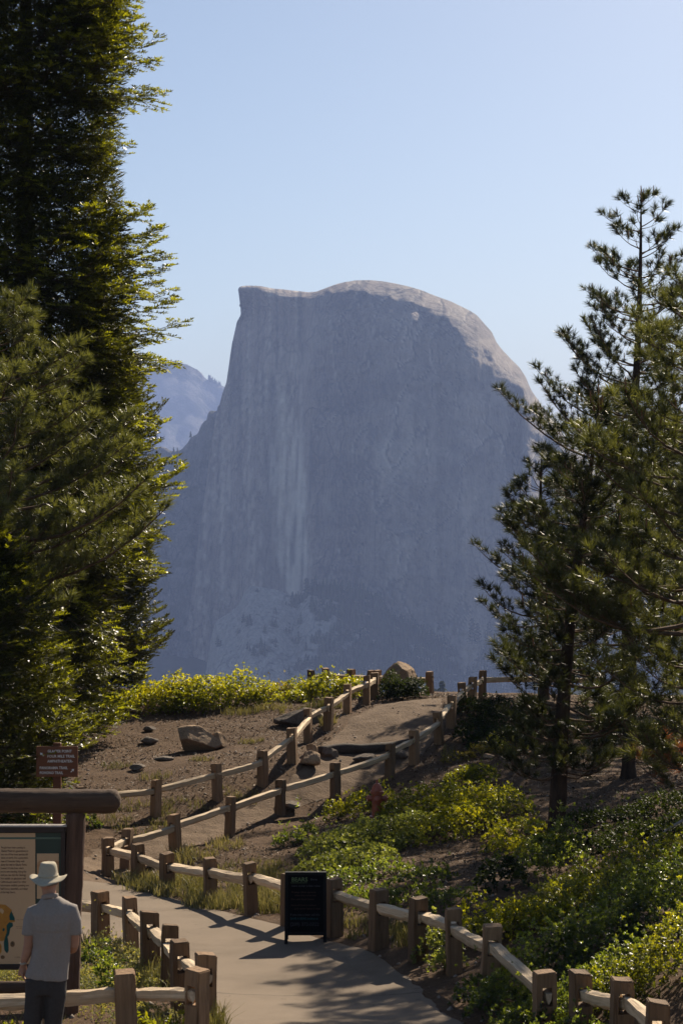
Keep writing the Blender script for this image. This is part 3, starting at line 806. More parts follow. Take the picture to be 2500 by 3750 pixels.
def tuft_template(n, ln, w, axis, seed, amin=18, amax=78):
    r = np.random.default_rng(seed); V = []; F = []
    for i in range(n):
        a = axis * r.random()
        ang = R(amin + (amax - amin) * r.random() ** 0.8) * (1.15 - 0.45 * a / max(axis, 1e-6))
        ph = r.random() * 2 * math.pi
        d = np.array([math.cos(ang), math.sin(ang) * math.cos(ph), math.sin(ang) * math.sin(ph)])
        l_ = ln * (0.75 + 0.4 * r.random())
        s_ = np.cross(d, r.normal(size=3)); s_ /= np.linalg.norm(s_)
        b = np.array([a, 0, 0]); tip = b + d * l_ + np.array([0, 0, -0.06 * l_])
        k = len(V)
        V += [b - s_ * w / 2, b + s_ * w / 2, tip]
        F.append((k, k+1, k+2))
    return np.array(V), np.array(F)
def shoot_template(n, ln, nl, w, seed, flat=0.55):
    """fir shoot: needles combed forward along both sides"""
    r = np.random.default_rng(seed); V = []; F = []
    for i in range(n):
        a = ln * (i + r.random()) / n
        sgn = 1 if i % 2 else -1
        ang = R(50 + 18 * r.random())
        z = flat * abs(r.normal()) * 0.9
        d = np.array([math.cos(ang), sgn * math.sin(ang), z]); d /= np.linalg.norm(d)
        s_ = np.array([1.0, 0, 0.25 * r.normal()])
        k = len(V); b = np.array([a, 0, 0])
        tip = b + d * nl * (0.8 + 0.4 * r.random()) * (1 - 0.4 * a / ln)
        V += [b - s_ * w / 2, b + s_ * w / 2, tip]; F.append((k, k+1, k+2))
    # the tip
    k = len(V); V += [np.array([ln * .8, -w*.6, 0]), np.array([ln * .8, w*.6, 0.004]), np.array([ln + nl * .6, 0, 0.01])]; F.append((k, k+1, k+2))
    return np.array(V), np.array(F)

M_BARK = simple_mat("pine_bark", (0.085, 0.055, 0.038), (0.022, 0.016, 0.013), 7, 0.95, 0.1, 0.9, 0.03, (1, 1, 0.35))
M_BARKG = simple_mat("grey_fir_bark", (0.16, 0.13, 0.105), (0.05, 0.04, 0.035), 7, 0.95, 0.1, 0.8, 0.03, (1, 1, 0.35))
M_TWIG = simple_mat("twig_bark", (0.16, 0.10, 0.065), (0.07, 0.045, 0.03), 12, 0.9, 0.15)
M_PINE = leaf_mat("long_pine_needles", (0.011, 0.014, 0.006), (0.034, 0.039, 0.013), (0.11, 0.115, 0.042), 0.34, 0.42, 0.42, (2.6, 2.5, 1.0))
M_PINED = leaf_mat("dry_pine_needles", (0.16, 0.065, 0.028), (0.24, 0.10, 0.045), (0.33, 0.15, 0.07), 0.35, 0.6, 0.2, (1.6, 1.2, 0.8))
M_CANDLE = simple_mat("pine_candle", (0.26, 0.12, 0.06), (0.16, 0.08, 0.04), 20, 0.7, 0.2)
M_FIR = leaf_mat("fir_needles", (0.016, 0.017, 0.005), (0.052, 0.058, 0.010), (0.16, 0.17, 0.018), 0.46, 0.40, 0.40, (2.8, 2.6, 0.55))
M_CONE = simple_mat("fir_cone", (0.16, 0.07, 0.03), None, 20)

def rot_az(v, a):
    c, s_ = np.cos(a), np.sin(a)
    return np.stack([v[..., 0] * c - v[..., 1] * s_, v[..., 0] * s_ + v[..., 1] * c, v[..., 2]], -1)

def trunk_bm(H, r0, lean, wig, seed, segs=14, n=26, top=0.012, flare=1.5):
    r = random.Random(seed); pts = []; rad = []
    ph = r.random() * 6
    for i in range(n):
        t = i / (n - 1); z = -0.3 + (H + 0.3) * t
        pts.append(Vector((lean[0] * t ** 1.15 + wig * math.sin(ph + 5 * t) * t, lean[1] * t ** 1.15 + wig * math.cos(ph * 1.7 + 4 * t) * t, z)))
        rad.append((r0 * (1 - t) ** 0.85 + top) * (1 + (flare - 1) * max(0, 1 - t * 14)))
    return pts, rad
def pine(name, label, base, H, r0, lean, prof, z0, whorl, nper, seed, needle=0.19, nneed=70, nw=0.0062, tufts=1.0, group=None, dry=False, candles=0.0, bias=None, up=0.5, tintb=0.5, cut=None):
    """prof(z) gives branch length at height z"""
    r = np.random.default_rng(seed)
    root = thing(name, label, "pine tree", base, 0, group)
    wig = 0.10
    pts, rad = trunk_bm(H, r0, lean, wig, seed)
    bm = bmesh.new(); tube_bm(bm, pts, rad, 12)
    o = bm_obj("trunk", bm, M_BARK, root, smooth=True)
    tp = np.array([tuple(p) for p in pts])
    def at(z): return np.array([np.interp(z, tp[:, 2], tp[:, 0]), np.interp(z, tp[:, 2], tp[:, 1]), z])
    limbs = Acc(); crown = Acc(); cand = Acc(); dryc = Acc()
    tmpls = [tuft_template(nneed, needle, nw, 0.13, seed * 5 + i) for i in range(4)]
    TP = []; TD = []; TT = []; TS = []
    A = []; B = []; RA = []; RB = []
    z = z0
    while z < H - 0.05:
        Lz = prof(z)
        if Lz > 0.05:
            nb = int(round(nper * (0.8 + 0.5 * r.random())))
            a0 = r.random() * 6.28
            for b in range(nb):
                az = a0 + 6.283 * b / nb + r.normal() * 0.28
                Lb = Lz * (0.62 + 0.5 * r.random()) * (bias(az) if bias else 1)
                Lb *= 1.0 + max(-0.42, min(0.12, 0.95 * float(fbm(np.array([math.cos(az) * 1.5 + seed]), np.array([math.sin(az) * 1.5]), z * 1.15, 2)[0])))
                if Lb < 0.08: continue
                zz = z + r.normal() * whorl * 0.22
                if zz > H - 0.03: zz = H - 0.03
                # branch centre line in its own vertical plane
                n = 7
                tt = np.linspace(0, 1, n)
                pitch0 = 0.10 + 0.10 * r.normal() + 0.25 * (zz / H)
                rise = up * (0.5 + 0.5 * r.random())
                xr = Lb * tt; zr = Lb * (pitch0 * tt + rise * (tt ** 2.6) * 0.55 - 0.18 * np.sin(tt * 3.14) * (1 - zz / H))
                yr = Lb * 0.10 * r.normal() * tt ** 1.5 + 0.02 * r.normal(size=n) * Lb
                q = rot_az(np.stack([xr, yr, zr], 1), az) + at(zz)
                rb = np.maximum(0.016 * Lb ** 0.7 * (1 - 0.8 * tt) * 1.15, 0.004)
                A.append(q[:-1]); B.append(q[1:]); RA.append(rb[:-1]); RB.append(rb[1:])
                # foliage-bearing twigs
                nt_ = max(2, int(Lb * 5.6 * tufts))
                for i in range(nt_):
                    t = 1 - 0.62 * ((i + r.random() * 0.6) / nt_) if Lb > 0.5 else 1 - 0.8 * i / nt_
                    p = np.array([np.interp(t, tt, q[:, j]) for j in range(3)])
                    t2 = min(1, t + 0.1)
                    d0 = np.array([np.interp(t2, tt, q[:, j]) - np.interp(t2 - 0.12, tt, q[:, j]) for j in range(3)])
                    d0 /= np.linalg.norm(d0)
                    if i == 0: d = d0; ln = 0.03
                    else:
                        sg = 1 if i % 2 else -1
                        an = sg * (0.65 + 0.45 * r.random())
                        d = rot_az(d0, an); d[2] += 0.22 + 0.35 * r.random(); d /= np.linalg.norm(d)
                        ln = (0.10 + 0.42 * Lb * (1 - t) * (0.6 + 0.6 * r.random())) * (0.8 + 0.4 * r.random())
                        ln = min(ln, 0.75)
                    e = p + d * ln; e[2] += 0.12 * ln
                    A.append(p[None]); B.append(e[None]); RA.append(np.array([0.006])); RB.append(np.array([0.004]))
                    dd = d.copy(); dd[2] += 0.25; dd /= np.linalg.norm(dd)
                    TP.append(e - dd * 0.06); TD.append(dd); TS.append(0.8 + 0.4 * r.random()); TT.append(r.random())
                    # more tufts along longer twigs
                    k = 0.26
                    while k < ln:
                        dk = d + r.normal(size=3) * 0.45; dk[2] += 0.2
                        TP.append(p + d * (ln - k)); TD.append(dk / np.linalg.norm(dk)); TS.append(0.7 + 0.35 * r.random()); TT.append(r.random() * 0.8)
                        k += 0.22
        z += whorl * (0.75 + 0.5 * r.random())
    # leader
    TP.append(at(H) - np.array([0, 0, 0.12])); TD.append(np.array([0.02, 0, 1.0])); TS.append(0.9); TT.append(0.5)
    TP = np.array(TP); TD = np.array(TD); TS = np.array(TS); TT = np.array(TT)
    if cut is not None:
        kk = cut(TP + np.array(base)); TP, TD, TS, TT = TP[kk], TD[kk], TS[kk], TT[kk]
    M = frames(TD, r.random(len(TD)) * 6.28)
    isdry = np.zeros(len(TP), bool)
    if dry: isdry = (TP[:, 2] < z0 + 0.75) & (r.random(len(TP)) < 0.14)
    ch = r.integers(0, 4, len(TP))
    for c in range(4):
        m_ = (ch == c)
        for flag, acc in ((False, crown), (True, dryc)):
            mm = m_ & (isdry == flag)
            tv, tf = tmpls[c]
            acc.inst(tv, tf, M[mm], TP[mm], tintb - 0.28 + 0.5 * TT[mm], TS[mm], tt=(rng.random(len(tf)) - 0.5) * 0.35)
    tris_seg(limbs, np.vstack(A), np.vstack(B), np.concatenate(RA), np.concatenate(RB), 0.5, 0, 4)
    limbs.obj("limbs", M_TWIG, root, kind="stuff")
    crown.obj("crown", M_PINE, root, kind="stuff")
    if dryc.n: dryc.obj("dry_needles", M_PINED, root, kind="stuff")
    if candles:
        sel = (r.random(len(TP)) < candles) & (TP[:, 2] > H * 0.35)
        a = TP[sel] + TD[sel] * 0.08
        b = a + np.array([0, 0, 1]) * (0.12 + 0.10 * r.random(len(a)))[:, None] + TD[sel] * 0.02
        tris_seg(cand, a, b, 0.016, 0.010, 0.5, 0, 5)
        # leader candles
        lp = at(H)
        a = lp + np.array([[0, 0, -.05], [.05, 0, -.06], [-.06, .02, -.08], [.02, -.05, -.08]]); b = a + np.array([[0, 0, .42], [.02, 0, .26], [-.03, 0, .2], [0.02, -.02, .22]])
        tris_seg(cand, a, b, 0.018, 0.012, 0.5, 0, 5)
        cand.obj("new_shoots", M_CANDLE, root, kind="stuff")
    return root

def fir(name, label, base, H, r0, prof, z0, whorl, nper, seed, group=None, bias=None, shoot=0.15, tl=1.0, tint=0.45, bright=0.25, droop=0.25, tipup=0.3, dens=1.0, hide=None, nn=14, nl=0.055, nw=0.017, pj=0.10, fill=0, lump=0.0, lift=1.0, tw=0.04):
    r = np.random.default_rng(seed)
    root = thing(name, label, "fir tree", base, 0, group)
    pts, rad = trunk_bm(H, r0, (0.0, 0.0), 0.06, seed)
    bm = bmesh.new(); tube_bm(bm, pts, rad, 12)
    bm_obj("trunk", bm, M_BARKG, root, smooth=True)
    tp = np.array([tuple(p) for p in pts])
    def at(z): return np.array([np.interp(z, tp[:, 2], tp[:, 0]), np.interp(z, tp[:, 2], tp[:, 1]), z])
    limbs = Acc(); crown = Acc()
    tm = [shoot_template(nn, shoot, nl, nw, seed * 3 + i) for i in range(4)]
    A = []; B = []; RA = []; RB = []; SP = []; SD = []; ST = []; SS = []
    z = z0
    while z < H - 0.05:
        Lz = prof(z)
        nb = int(round(nper * (0.8 + 0.4 * r.random())))
        a0 = r.random() * 6.28
        for b in range(nb):
            az = a0 + 6.283 * b / nb + r.normal() * 0.25
            bb = (bias(az) if bias else 1)
            Lb = Lz * (0.80 + 0.24 * r.random()) * bb
            if lump: Lb *= 1 + lump * min(0.32, 1.5 * float(fbm(np.array([math.cos(az) * 1.3]), np.array([math.sin(az) * 1.3]), z * 0.75, 2)[0]))
            if Lb < 0.12: continue
            zz = z + r.normal() * whorl * 0.3
            n = 7; tt = np.linspace(0, 1, n)
            hf = zz / H
            up0 = 0.45 * hf ** 1.5 * lift
            zr = Lb * ((up0 + pj * r.normal()) * tt - droop * (1 - hf) * (0.6 + 0.8 * r.random()) * np.sin(tt * 2.2) + tipup * r.random() * tt ** 3)
            yr = Lb * (0.07 * r.normal() * tt ** 1.5)
            q = rot_az(np.stack([Lb * tt, yr + 0 * tt, zr], 1), az) + at(zz)
            rb = np.maximum(0.009 * Lb ** 0.8 * (1 - 0.85 * tt), 0.003)
            A.append(q[:-1]); B.append(q[1:]); RA.append(rb[:-1]); RB.append(rb[1:])
            old = r.random()
            t = 1.0 - 0.02
            sg = 1
            stepd = (0.115 / dens) / Lb
            lo = 0.30 if Lb > 1.0 else 0.15
            # terminal
            d0 = q[-1] - q[-2]; d0 /= np.linalg.norm(d0)
            SP.append(q[-1] - d0 * shoot * 0.5); SD.append(d0); ST.append(tint + bright * r.random() + 0.1); SS.append(1.1)
            while t > lo:
                p = np.array([np.interp(t, tt, q[:, j]) for j in range(3)])
                tb = max(t, 0.12)
                d0 = np.array([np.interp(tb, tt, q[:, j]) - np.interp(tb - 0.12, tt, q[:, j]) for j in range(3)]); d0 /= np.linalg.norm(d0)
                wmax = min(0.62 * Lb * (1 - t) ** 0.75 + 0.15, 0.8) * (0.75 + 0.4 * r.random()) * tl
                d = rot_az(d0, sg * (0.85 + 0.25 * r.random())); d[2] += 0.09 * r.normal() + tw; d /= np.linalg.norm(d)
                e = p + d * wmax; e[2] -= 0.04 * wmax
                A.append(p[None]); B.append(e[None]); RA.append(np.array([0.0045])); RB.append(np.array([0.003]))
                k = 0.0
                while k < wmax - 0.03:
                    s_ = 1 if r.random() < 0.5 else -1
                    if k == 0.0: dk = d
                    else: dk = rot_az(d, s_ * (0.65 + 0.3 * r.random())) + np.array([0, 0, 0.12 * r.normal()])
                    SP.append(e - d * (k + shoot * 0.6 * (k == 0.0))); SD.append(dk / np.linalg.norm(dk))
                    edge = 1 - k / max(wmax, .01)
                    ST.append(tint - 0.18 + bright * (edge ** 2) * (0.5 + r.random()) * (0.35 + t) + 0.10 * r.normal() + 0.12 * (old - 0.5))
                    SS.append(0.75 + 0.45 * r.random()); k += 0.095 / dens
                sg = -sg; t -= stepd * (0.8 + 0.4 * r.random())
        z += whorl * (0.75 + 0.5 * r.random())
    if fill:
        # dark-tinted filler sprays that put interior shade into the crown's colour
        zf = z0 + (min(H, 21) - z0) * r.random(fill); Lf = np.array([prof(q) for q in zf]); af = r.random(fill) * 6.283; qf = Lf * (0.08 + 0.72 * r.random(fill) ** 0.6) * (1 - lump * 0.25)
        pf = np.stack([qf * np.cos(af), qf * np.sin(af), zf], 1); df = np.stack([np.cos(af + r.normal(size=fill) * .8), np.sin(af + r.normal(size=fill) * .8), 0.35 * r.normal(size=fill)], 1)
        if hide is not None:
            kf = hide(pf * np.array([1.0, 1.0, 1.0]) + np.array(base)) | ((np.hypot(pf[:, 0], pf[:, 1]) < 1.0) & (pf[:, 2] < 20)); pf, df = pf[kf], df[kf]
        fv = []; ff = []
        for q, (aa, zz_) in enumerate(((0.9, .02), (-0.9, .03), (0.35, .10), (-0.3, .0), (0.0, .05))):
            k = len(fv); c_, s__ = math.cos(aa), math.sin(aa); o_ = np.array([0.035 * q, 0, 0])
            fv += [o_ + np.array([0, -.018, 0]), o_ + np.array([0, .018, 0.01]), o_ + np.array([.15 * c_, .15 * s__, zz_])]; ff.append((k, k+1, k+2))
        fv = np.array(fv); ff = np.array(ff)
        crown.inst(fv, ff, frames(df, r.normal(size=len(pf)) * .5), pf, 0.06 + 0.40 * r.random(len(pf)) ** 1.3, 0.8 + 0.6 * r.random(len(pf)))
    SP = np.array(SP); SD = np.array(SD); ST = np.array(ST); SS = np.array(SS)
    if hide is not None:
        kk = hide(SP + np.array(base)); SP, SD, ST, SS = SP[kk], SD[kk], ST[kk], SS[kk]
    M = frames(SD, r.normal(size=len(SD)) * 0.35)
    ch = r.integers(0, 4, len(SP))
    for c in range(4):
        mm = ch == c
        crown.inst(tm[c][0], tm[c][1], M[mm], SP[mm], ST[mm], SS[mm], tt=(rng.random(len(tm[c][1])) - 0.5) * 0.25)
    tris_seg(limbs, np.vstack(A), np.vstack(B), np.concatenate(RA), np.concatenate(RB), 0.5, 0, 3)
    limbs.obj("limbs", M_TWIG, root, kind="stuff")
    crown.obj("crown", M_FIR, root, kind="stuff")
    print(name, "shoots", len(SP))
    return root
def interp_prof(zs, ls): return lambda z: float(np.interp(z, zs, ls))

def base_at(px, D): 
    p = GP(px, D); return (p.x, p.y, p.z - 0.02)

# --- left side
fir("tall_fir", "huge dense fir filling the left edge up past the top of the picture", base_at(95, 46.0), 26.0, 0.36,
    interp_prof([0.5, 5, 9, 11.5, 13, 15, 16.5, 18.5, 22, 26], [2.7, 3.3, 3.7, 3.5, 3.1, 3.1, 3.4, 3.2, 2.6, 0.3]), 0.8, 0.23, 9, 11, bias=lambda az: 0.60 + 0.40 * max(0, math.cos(az + 0.35)) ** 0.6, shoot=0.20, bright=0.70, tint=0.38, dens=0.95, nn=7, nl=0.10, nw=0.050, pj=0.17, fill=70000, tipup=0.04, droop=0.34, lump=0.42, lift=0.25, tw=-0.10,
    hide=lambda p: (np.abs(p[:, 0] - X(95, 46)) ** 2 + (p[:, 1] - 46) ** 2 > 1.0) & (p[:, 2] < 20.0) & ((p[:, 1] < 46.5) | (p[:, 0] > X(290, 46))) & (p[:, 0] > -9.3) & ((p[:, 2] > CZ - 1.5) | (p[:, 1] < 46)))
fir("dark_fir", "dark narrow fir with pointed layered branches behind the bright shrubs", base_at(335, 51.3), 11.6, 0.20,
    interp_prof([0.3, 2, 4, 6, 8, 11.2], [1.85, 2.05, 2.15, 1.95, 1.6, 0.1]), 0.30, 0.24, 8, 23, shoot=0.18, bright=0.30, tint=0.26, dens=0.9, droop=0.16, tipup=0.30, nn=7, nl=0.09, nw=0.044, pj=0.12, fill=18000, lump=0.3)
fir("young_fir", "young fir with bright green tips overhanging the brown trail sign", base_at(-40, 36.0), 5.6, 0.13,
    interp_prof([0.2, 1.2, 2.2, 3.2, 4.2, 5.6], [1.85, 2.0, 2.1, 1.9, 1.4, 0.1]), 0.2, 0.24, 8, 31, bias=lambda az: 0.75 + 0.25 * max(0, math.cos(az + 0.4)), shoot=0.16, bright=0.80, tint=0.42, dens=0.95, droop=0.14, tipup=0.1, nn=9, nl=0.065, nw=0.028, pj=0.15, fill=8000, lump=0.3)
pine("long_needled_pine", "long-needled pine reaching its branches in from the left edge", base_at(-60, 38.0), 10.2, 0.20, (0.1, 0.0),
    interp_prof([0, 2.8, 3.4, 4.2, 5.0, 5.6, 6.4, 7.4, 8.4, 9.4, 10.2], [0, 0.9, 2.3, 3.0, 3.6, 3.6, 2.8, 2.3, 1.8, 1.2, 0.1]), 2.8, 0.38, 5.6, 41, needle=0.21, nneed=60, nw=0.0125, tufts=1.25, up=0.30, tintb=0.78, bias=lambda az: 0.8 + 0.2 * max(0, math.cos(az)))
# --- right side
pine("slender_pine", "tall slender pine with an open crown standing against the sky at right", base_at(2300, 51.0), 13.4, 0.21, (0.26, 0.0),
    interp_prof([0, 3.6, 7.2, 9.2, 10.8, 11.8, 12.4, 12.9, 13.2, 13.4], [2.9, 3.4, 2.9, 2.15, 1.55, 1.25, 1.05, 0.75, 0.50, 0.1]), 2.6, 0.50, 5.2, 53, needle=0.20, nneed=56, nw=0.0140, tufts=1.10, candles=0.10, up=0.55, tintb=0.36)
pine("leaning_pine", "dark pine leaning right with its trunk rising from the shaded slope", base_at(2030, 32.0), 7.35, 0.155, (0.62, 0.0),
    interp_prof([0, 0.8, 2.0, 3.0, 4.2, 5.2, 6.2, 7.35], [0, 1.0, 1.35, 1.45, 1.42, 1.2, 0.78, 0.1]), 1.25, 0.29, 5.8, 61, needle=0.17, nneed=66, nw=0.0105, tufts=1.45, candles=0.05, up=0.34, tintb=0.32)
pine("bushy_pine", "near bushy pine with glinting long needles and some dead orange sprays at the right edge", base_at(2600, 30.0), 9.2, 0.18, (0.0, 0.0),
    interp_prof([0, 0.8, 2.0, 3.4, 5.0, 6.4, 7.4, 8.2, 9.2], [0, 1.7, 2.35, 2.5, 2.4, 1.8, 1.2, 0.7, 0.1]), 0.8, 0.38, 6.0, 71, needle=0.205, nneed=60, nw=0.0105, tufts=1.25, dry=True, candles=0.04, up=0.34, tintb=0.70)
pine("shade_pine", "dense dark pine added for shade, mostly hidden behind the bushy pine at the right edge", base_at(2680, 46.0), 8.6, 0.18, (0.0, 0.0),
    interp_prof([0, 1.0, 3.0, 5.5, 7.5, 8.6], [0, 1.8, 2.5, 2.3, 1.2, 0.1]), 0.9, 0.50, 5.5, 81, needle=0.20, nneed=30, nw=0.018, tufts=1.0, up=0.4, tintb=0.32)  # extra pine put in to shade the right hillside
pine("shade_pine", "short dark pine added for shade in the gap between the leaning pine and the bushy pine", base_at(2300, 38.5), 6.6, 0.14, (0.0, 0.0),
    interp_prof([0, 0.6, 2.0, 4.0, 5.5, 6.6], [0, 1.4, 1.9, 1.7, 1.0, 0.1]), 0.5, 0.42, 5.5, 85, needle=0.19, nneed=34, nw=0.016, tufts=1.1, up=0.4, tintb=0.30)  # extra hidden pine whose shadow darkens the slope
pine("shade_pine", "dark pine added to shade the trail, behind the leaning pine, beside the upper end of the trail fence", base_at(1990, 50.0), 6.5, 0.14, (0.0, 0.0),
    interp_prof([0, 0.8, 2.0, 3.6, 5.2, 6.5], [0, 1.4, 1.65, 1.6, 1.1, 0.1]), 0.6, 0.40, 5.8, 87, needle=0.20, nneed=32, nw=0.018, tufts=1.2, up=0.4, tintb=0.30)  # extra pine placed so its shadow falls across the upper trail
# ------------------------------------------------------------------ shrubs, herbs, grass and litter
def rosette(n, l, w, seed, spread=(25, 80)):
    r = np.random.default_rng(seed); V = []; F = []
    for i in range(n):
        ph = 2.4 * i + r.random(); an = R(spread[0] + (spread[1] - spread[0]) * r.random())
        d = np.array([math.cos(an), math.sin(an) * math.cos(ph), math.sin(an) * math.sin(ph)])
        s_ = np.cross(d, np.array([1, 0.3 * r.normal(), 0.3 * r.normal()])); s_ /= max(np.linalg.norm(s_), 1e-6)
        nrm = np.cross(d, s_)
        b = np.array([l * 0.8 * r.random(), 0, 0]); ll = l * (0.75 + 0.5 * r.random()); k = len(V)
        V += [b, b + d * ll * .5 + s_ * w / 2 + nrm * w * .18, b + d * ll, b + d * ll * .5 - s_ * w / 2 + nrm * w * .18]
        F += [(k, k+1, k+2), (k, k+2, k+3)]
    return np.array(V), np.array(F)
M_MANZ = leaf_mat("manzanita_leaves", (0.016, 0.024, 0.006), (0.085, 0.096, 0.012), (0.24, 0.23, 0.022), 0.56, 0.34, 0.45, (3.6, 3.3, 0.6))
M_GREEN = leaf_mat("soft_green_leaves", (0.012, 0.020, 0.008), (0.046, 0.062, 0.017), (0.13, 0.15, 0.038), 0.52, 0.36, 0.5, (3.6, 3.4, 0.9))
M_GREEN2 = leaf_mat("lime_green_leaves", (0.016, 0.020, 0.006), (0.072, 0.080, 0.013), (0.21, 0.20, 0.026), 0.54, 0.36, 0.45, (3.5, 3.3, 0.7))
M_PALE = leaf_mat("pale_green_leaves", (0.026, 0.032, 0.012), (0.10, 0.115, 0.036), (0.21, 0.22, 0.075), 0.50, 0.42, 0.4, (2.8, 2.7, 0.9))
M_GOLD = leaf_mat("golden_leaves", (0.06, 0.055, 0.012), (0.18, 0.15, 0.030), (0.33, 0.26, 0.05), 0.45, 0.45, 0.35, (1.6, 1.45, 0.5))
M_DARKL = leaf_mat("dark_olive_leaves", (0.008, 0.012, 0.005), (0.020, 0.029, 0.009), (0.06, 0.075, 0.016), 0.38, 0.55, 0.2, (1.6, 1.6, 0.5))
M_HERB = leaf_mat("grey_green_herb", (0.050, 0.056, 0.028), (0.125, 0.130, 0.060), (0.30, 0.25, 0.06), 0.45, 0.55, 0.25, (2.2, 2.1, 1.0))
shrub_seed = [500]
def shrub(name, label, cat, blobs, mat, dens=300, leaf=0.05, rough=0.35, sprig=0.12, tintn=0.55, stems=True, nl=7, wr=0.55):
    shrub_seed[0] += 1; r = np.random.default_rng(shrub_seed[0])
    p0 = GP(blobs[0][0], blobs[0][1])
    root = thing(name, label, cat, p0)
    acc = Acc()
    tm = [rosette(nl, leaf, leaf * wr, shrub_seed[0] * 4 + i) for i in range(4)]
    Pn = []; Nn = []; Tn = []; Sx = []; Sy = []
    for (px, D, rx, ry, h) in blobs:
        n = int(dens * rx * ry * math.pi)
        a = r.random(n) * 6.283; q = np.sqrt(r.random(n)) * (0.92 + 0.16 * r.random(n))
        ex = q * np.cos(a); ey = q * np.sin(a)
        cx = X(px, D)
        edge = 1 + rough * fbm(np.cos(a) * 1.7 + cx, np.sin(a) * 1.7 + D, 1.0, 3)
        x = cx + ex * rx * edge; y = D + ey * ry * edge
        Hs = h * np.sqrt(np.clip(1 - np.minimum(q, 1) ** 2.4, 0.02, 1)) * (0.80 + 0.42 * fbm(x * 2.4, y * 2.4, 3.0, 3))
        dep = r.random(n) ** 1.7
        z = Hs * (1 - 0.75 * dep) + sprig * np.maximum(r.normal(size=n), 0) ** 2 * 0.35 * (dep < 0.15)
        z = np.maximum(z, 0.02)
        g = ground(x, y)
        Pn.append(np.stack([x, y, g + z], 1))
        nn = np.stack([ex * 0.9, ey * 0.9, 0.75 + 0 * x], 1) + r.normal(size=(n, 3)) * 0.35
        Nn.append(nn)
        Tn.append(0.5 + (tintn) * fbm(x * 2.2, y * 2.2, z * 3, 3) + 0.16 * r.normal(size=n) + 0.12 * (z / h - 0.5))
        k = max(2, int(rx * ry * 14)); Sx.append(np.stack([x[:k], y[:k], (g + z)[:k]], 1)); Sy.append(np.stack([cx + (x[:k] - cx) * .5, D + (y[:k] - D) * .5, g[:k] - 0.02], 1))
    Pn = np.vstack(Pn); Nn = np.vstack(Nn); Tn = np.concatenate(Tn)
    M = frames(Nn, r.random(len(Nn)) * 6.28); ch = r.integers(0, 4, len(Pn)); sc = 0.75 + 0.5 * r.random(len(Pn))
    for c in range(4):
        mm = ch == c
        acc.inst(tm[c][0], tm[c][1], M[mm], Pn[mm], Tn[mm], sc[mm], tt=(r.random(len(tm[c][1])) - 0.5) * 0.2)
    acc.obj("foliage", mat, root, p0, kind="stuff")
    st = Acc(); tris_seg(st, np.vstack(Sy), np.vstack(Sx), 0.010, 0.004, 0.5, 0, 3)
    st.obj("stems", M_TWIG, root, p0, kind="stuff")
    return root
S = shrub
S("manzanita_shrub", "broad bright yellow-green shrub along the left crest beside the dark fir", "shrub", [(390,48.6,.75,.6,.50),(490,48.8,.85,.7,.72),(630,49.3,.95,.8,.92),(760,49.2,.95,.7,1.0),(870,49.9,.60,.6,1.05),(690,48.7,.8,.5,.6)], M_MANZ, 420, 0.055)
S("manzanita_shrub", "small round yellow-green shrub between the broad shrub and the dark flat outcrop", "shrub", [(975,49.6,.42,.5,.66),(925,49.4,.35,.4,.50)], M_MANZ, 450, 0.055)
S("low_shrub", "reddish-gold low shrub on the skyline left of the far fence posts", "shrub", [(1040,50.6,.30,.4,.55),(1000,50.8,.3,.4,.50)], M_GOLD, 420, 0.05)
S("manzanita_shrub", "green shrub hiding the foot of the far fence posts on the crest", "shrub", [(1105,50.9,.62,.6,.64),(1195,50.8,.62,.6,.72),(1290,50.8,.50,.5,.80),(1080,50.0,.4,.4,.42)], M_MANZ, 420, 0.055, tintn=0.4)
S("dark_shrub", "dark rounded shrub at the top of the trail in front of the tan rock", "shrub", [(1432,49.5,.36,.5,.74),(1508,49.6,.40,.5,.72),(1470,49.3,.40,.45,.62)], M_DARKL, 700, 0.05, sprig=0.05)
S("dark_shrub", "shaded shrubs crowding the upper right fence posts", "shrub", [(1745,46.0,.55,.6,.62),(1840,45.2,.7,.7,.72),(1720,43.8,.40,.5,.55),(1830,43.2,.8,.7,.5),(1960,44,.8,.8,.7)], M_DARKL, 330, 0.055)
S("low_shrub", "yellow-green shrub wrapped around the red fire hydrant", "shrub", [(1240,38.0,.34,.4,.60),(1318,38.1,.38,.4,.66),(1402,38.2,.32,.4,.58),(1425,36.6,.25,.3,.30)], M_MANZ, 520, 0.045)
S("ground_cover", "pale green carpet shrub spreading below the hydrant", "shrub", [(1220,34.2,.65,1.0,.40),(1345,34.3,.75,1.0,.44),(1190,32.4,.5,.7,.28),(1310,32.4,.7,.7,.30),(1470,34.4,.75,.9,.46)], M_PALE, 360, 0.045)
S("ground_cover", "bright golden-green mound left of the leaning pine trunk", "shrub", [(1560,36.2,.85,.9,.55),(1690,35.8,.85,.9,.62),(1810,35.2,.75,.8,.58),(1640,34.2,.9,.8,.50)], M_MANZ, 380, 0.045)
S("low_shrub", "small yellow-green shrub on bare soil above the golden mound", "shrub", [(1690,39.6,.42,.4,.34),(1765,39.3,.40,.4,.40)], M_MANZ, 420, 0.045)
S("low_shrub", "thin golden sprigs at the foot of the right hand trail fence", "shrub", [(1680,41.6,.34,.3,.20),(1755,41.9,.34,.3,.26)], M_GOLD, 300, 0.045)
S("low_shrub", "bright green low shrub under the leaning pine's lowest left branches", "shrub", [(1850,42.2,.5,.4,.36)], M_MANZ, 380, 0.045)
S("leafy_weed", "sprawling leafy weed by the foot of the middle trail fence", "weed", [(1055,35.6,.30,.22,.20),(1125,36.1,.22,.2,.28)], M_GREEN, 420, 0.07, sprig=0.2, wr=0.4)
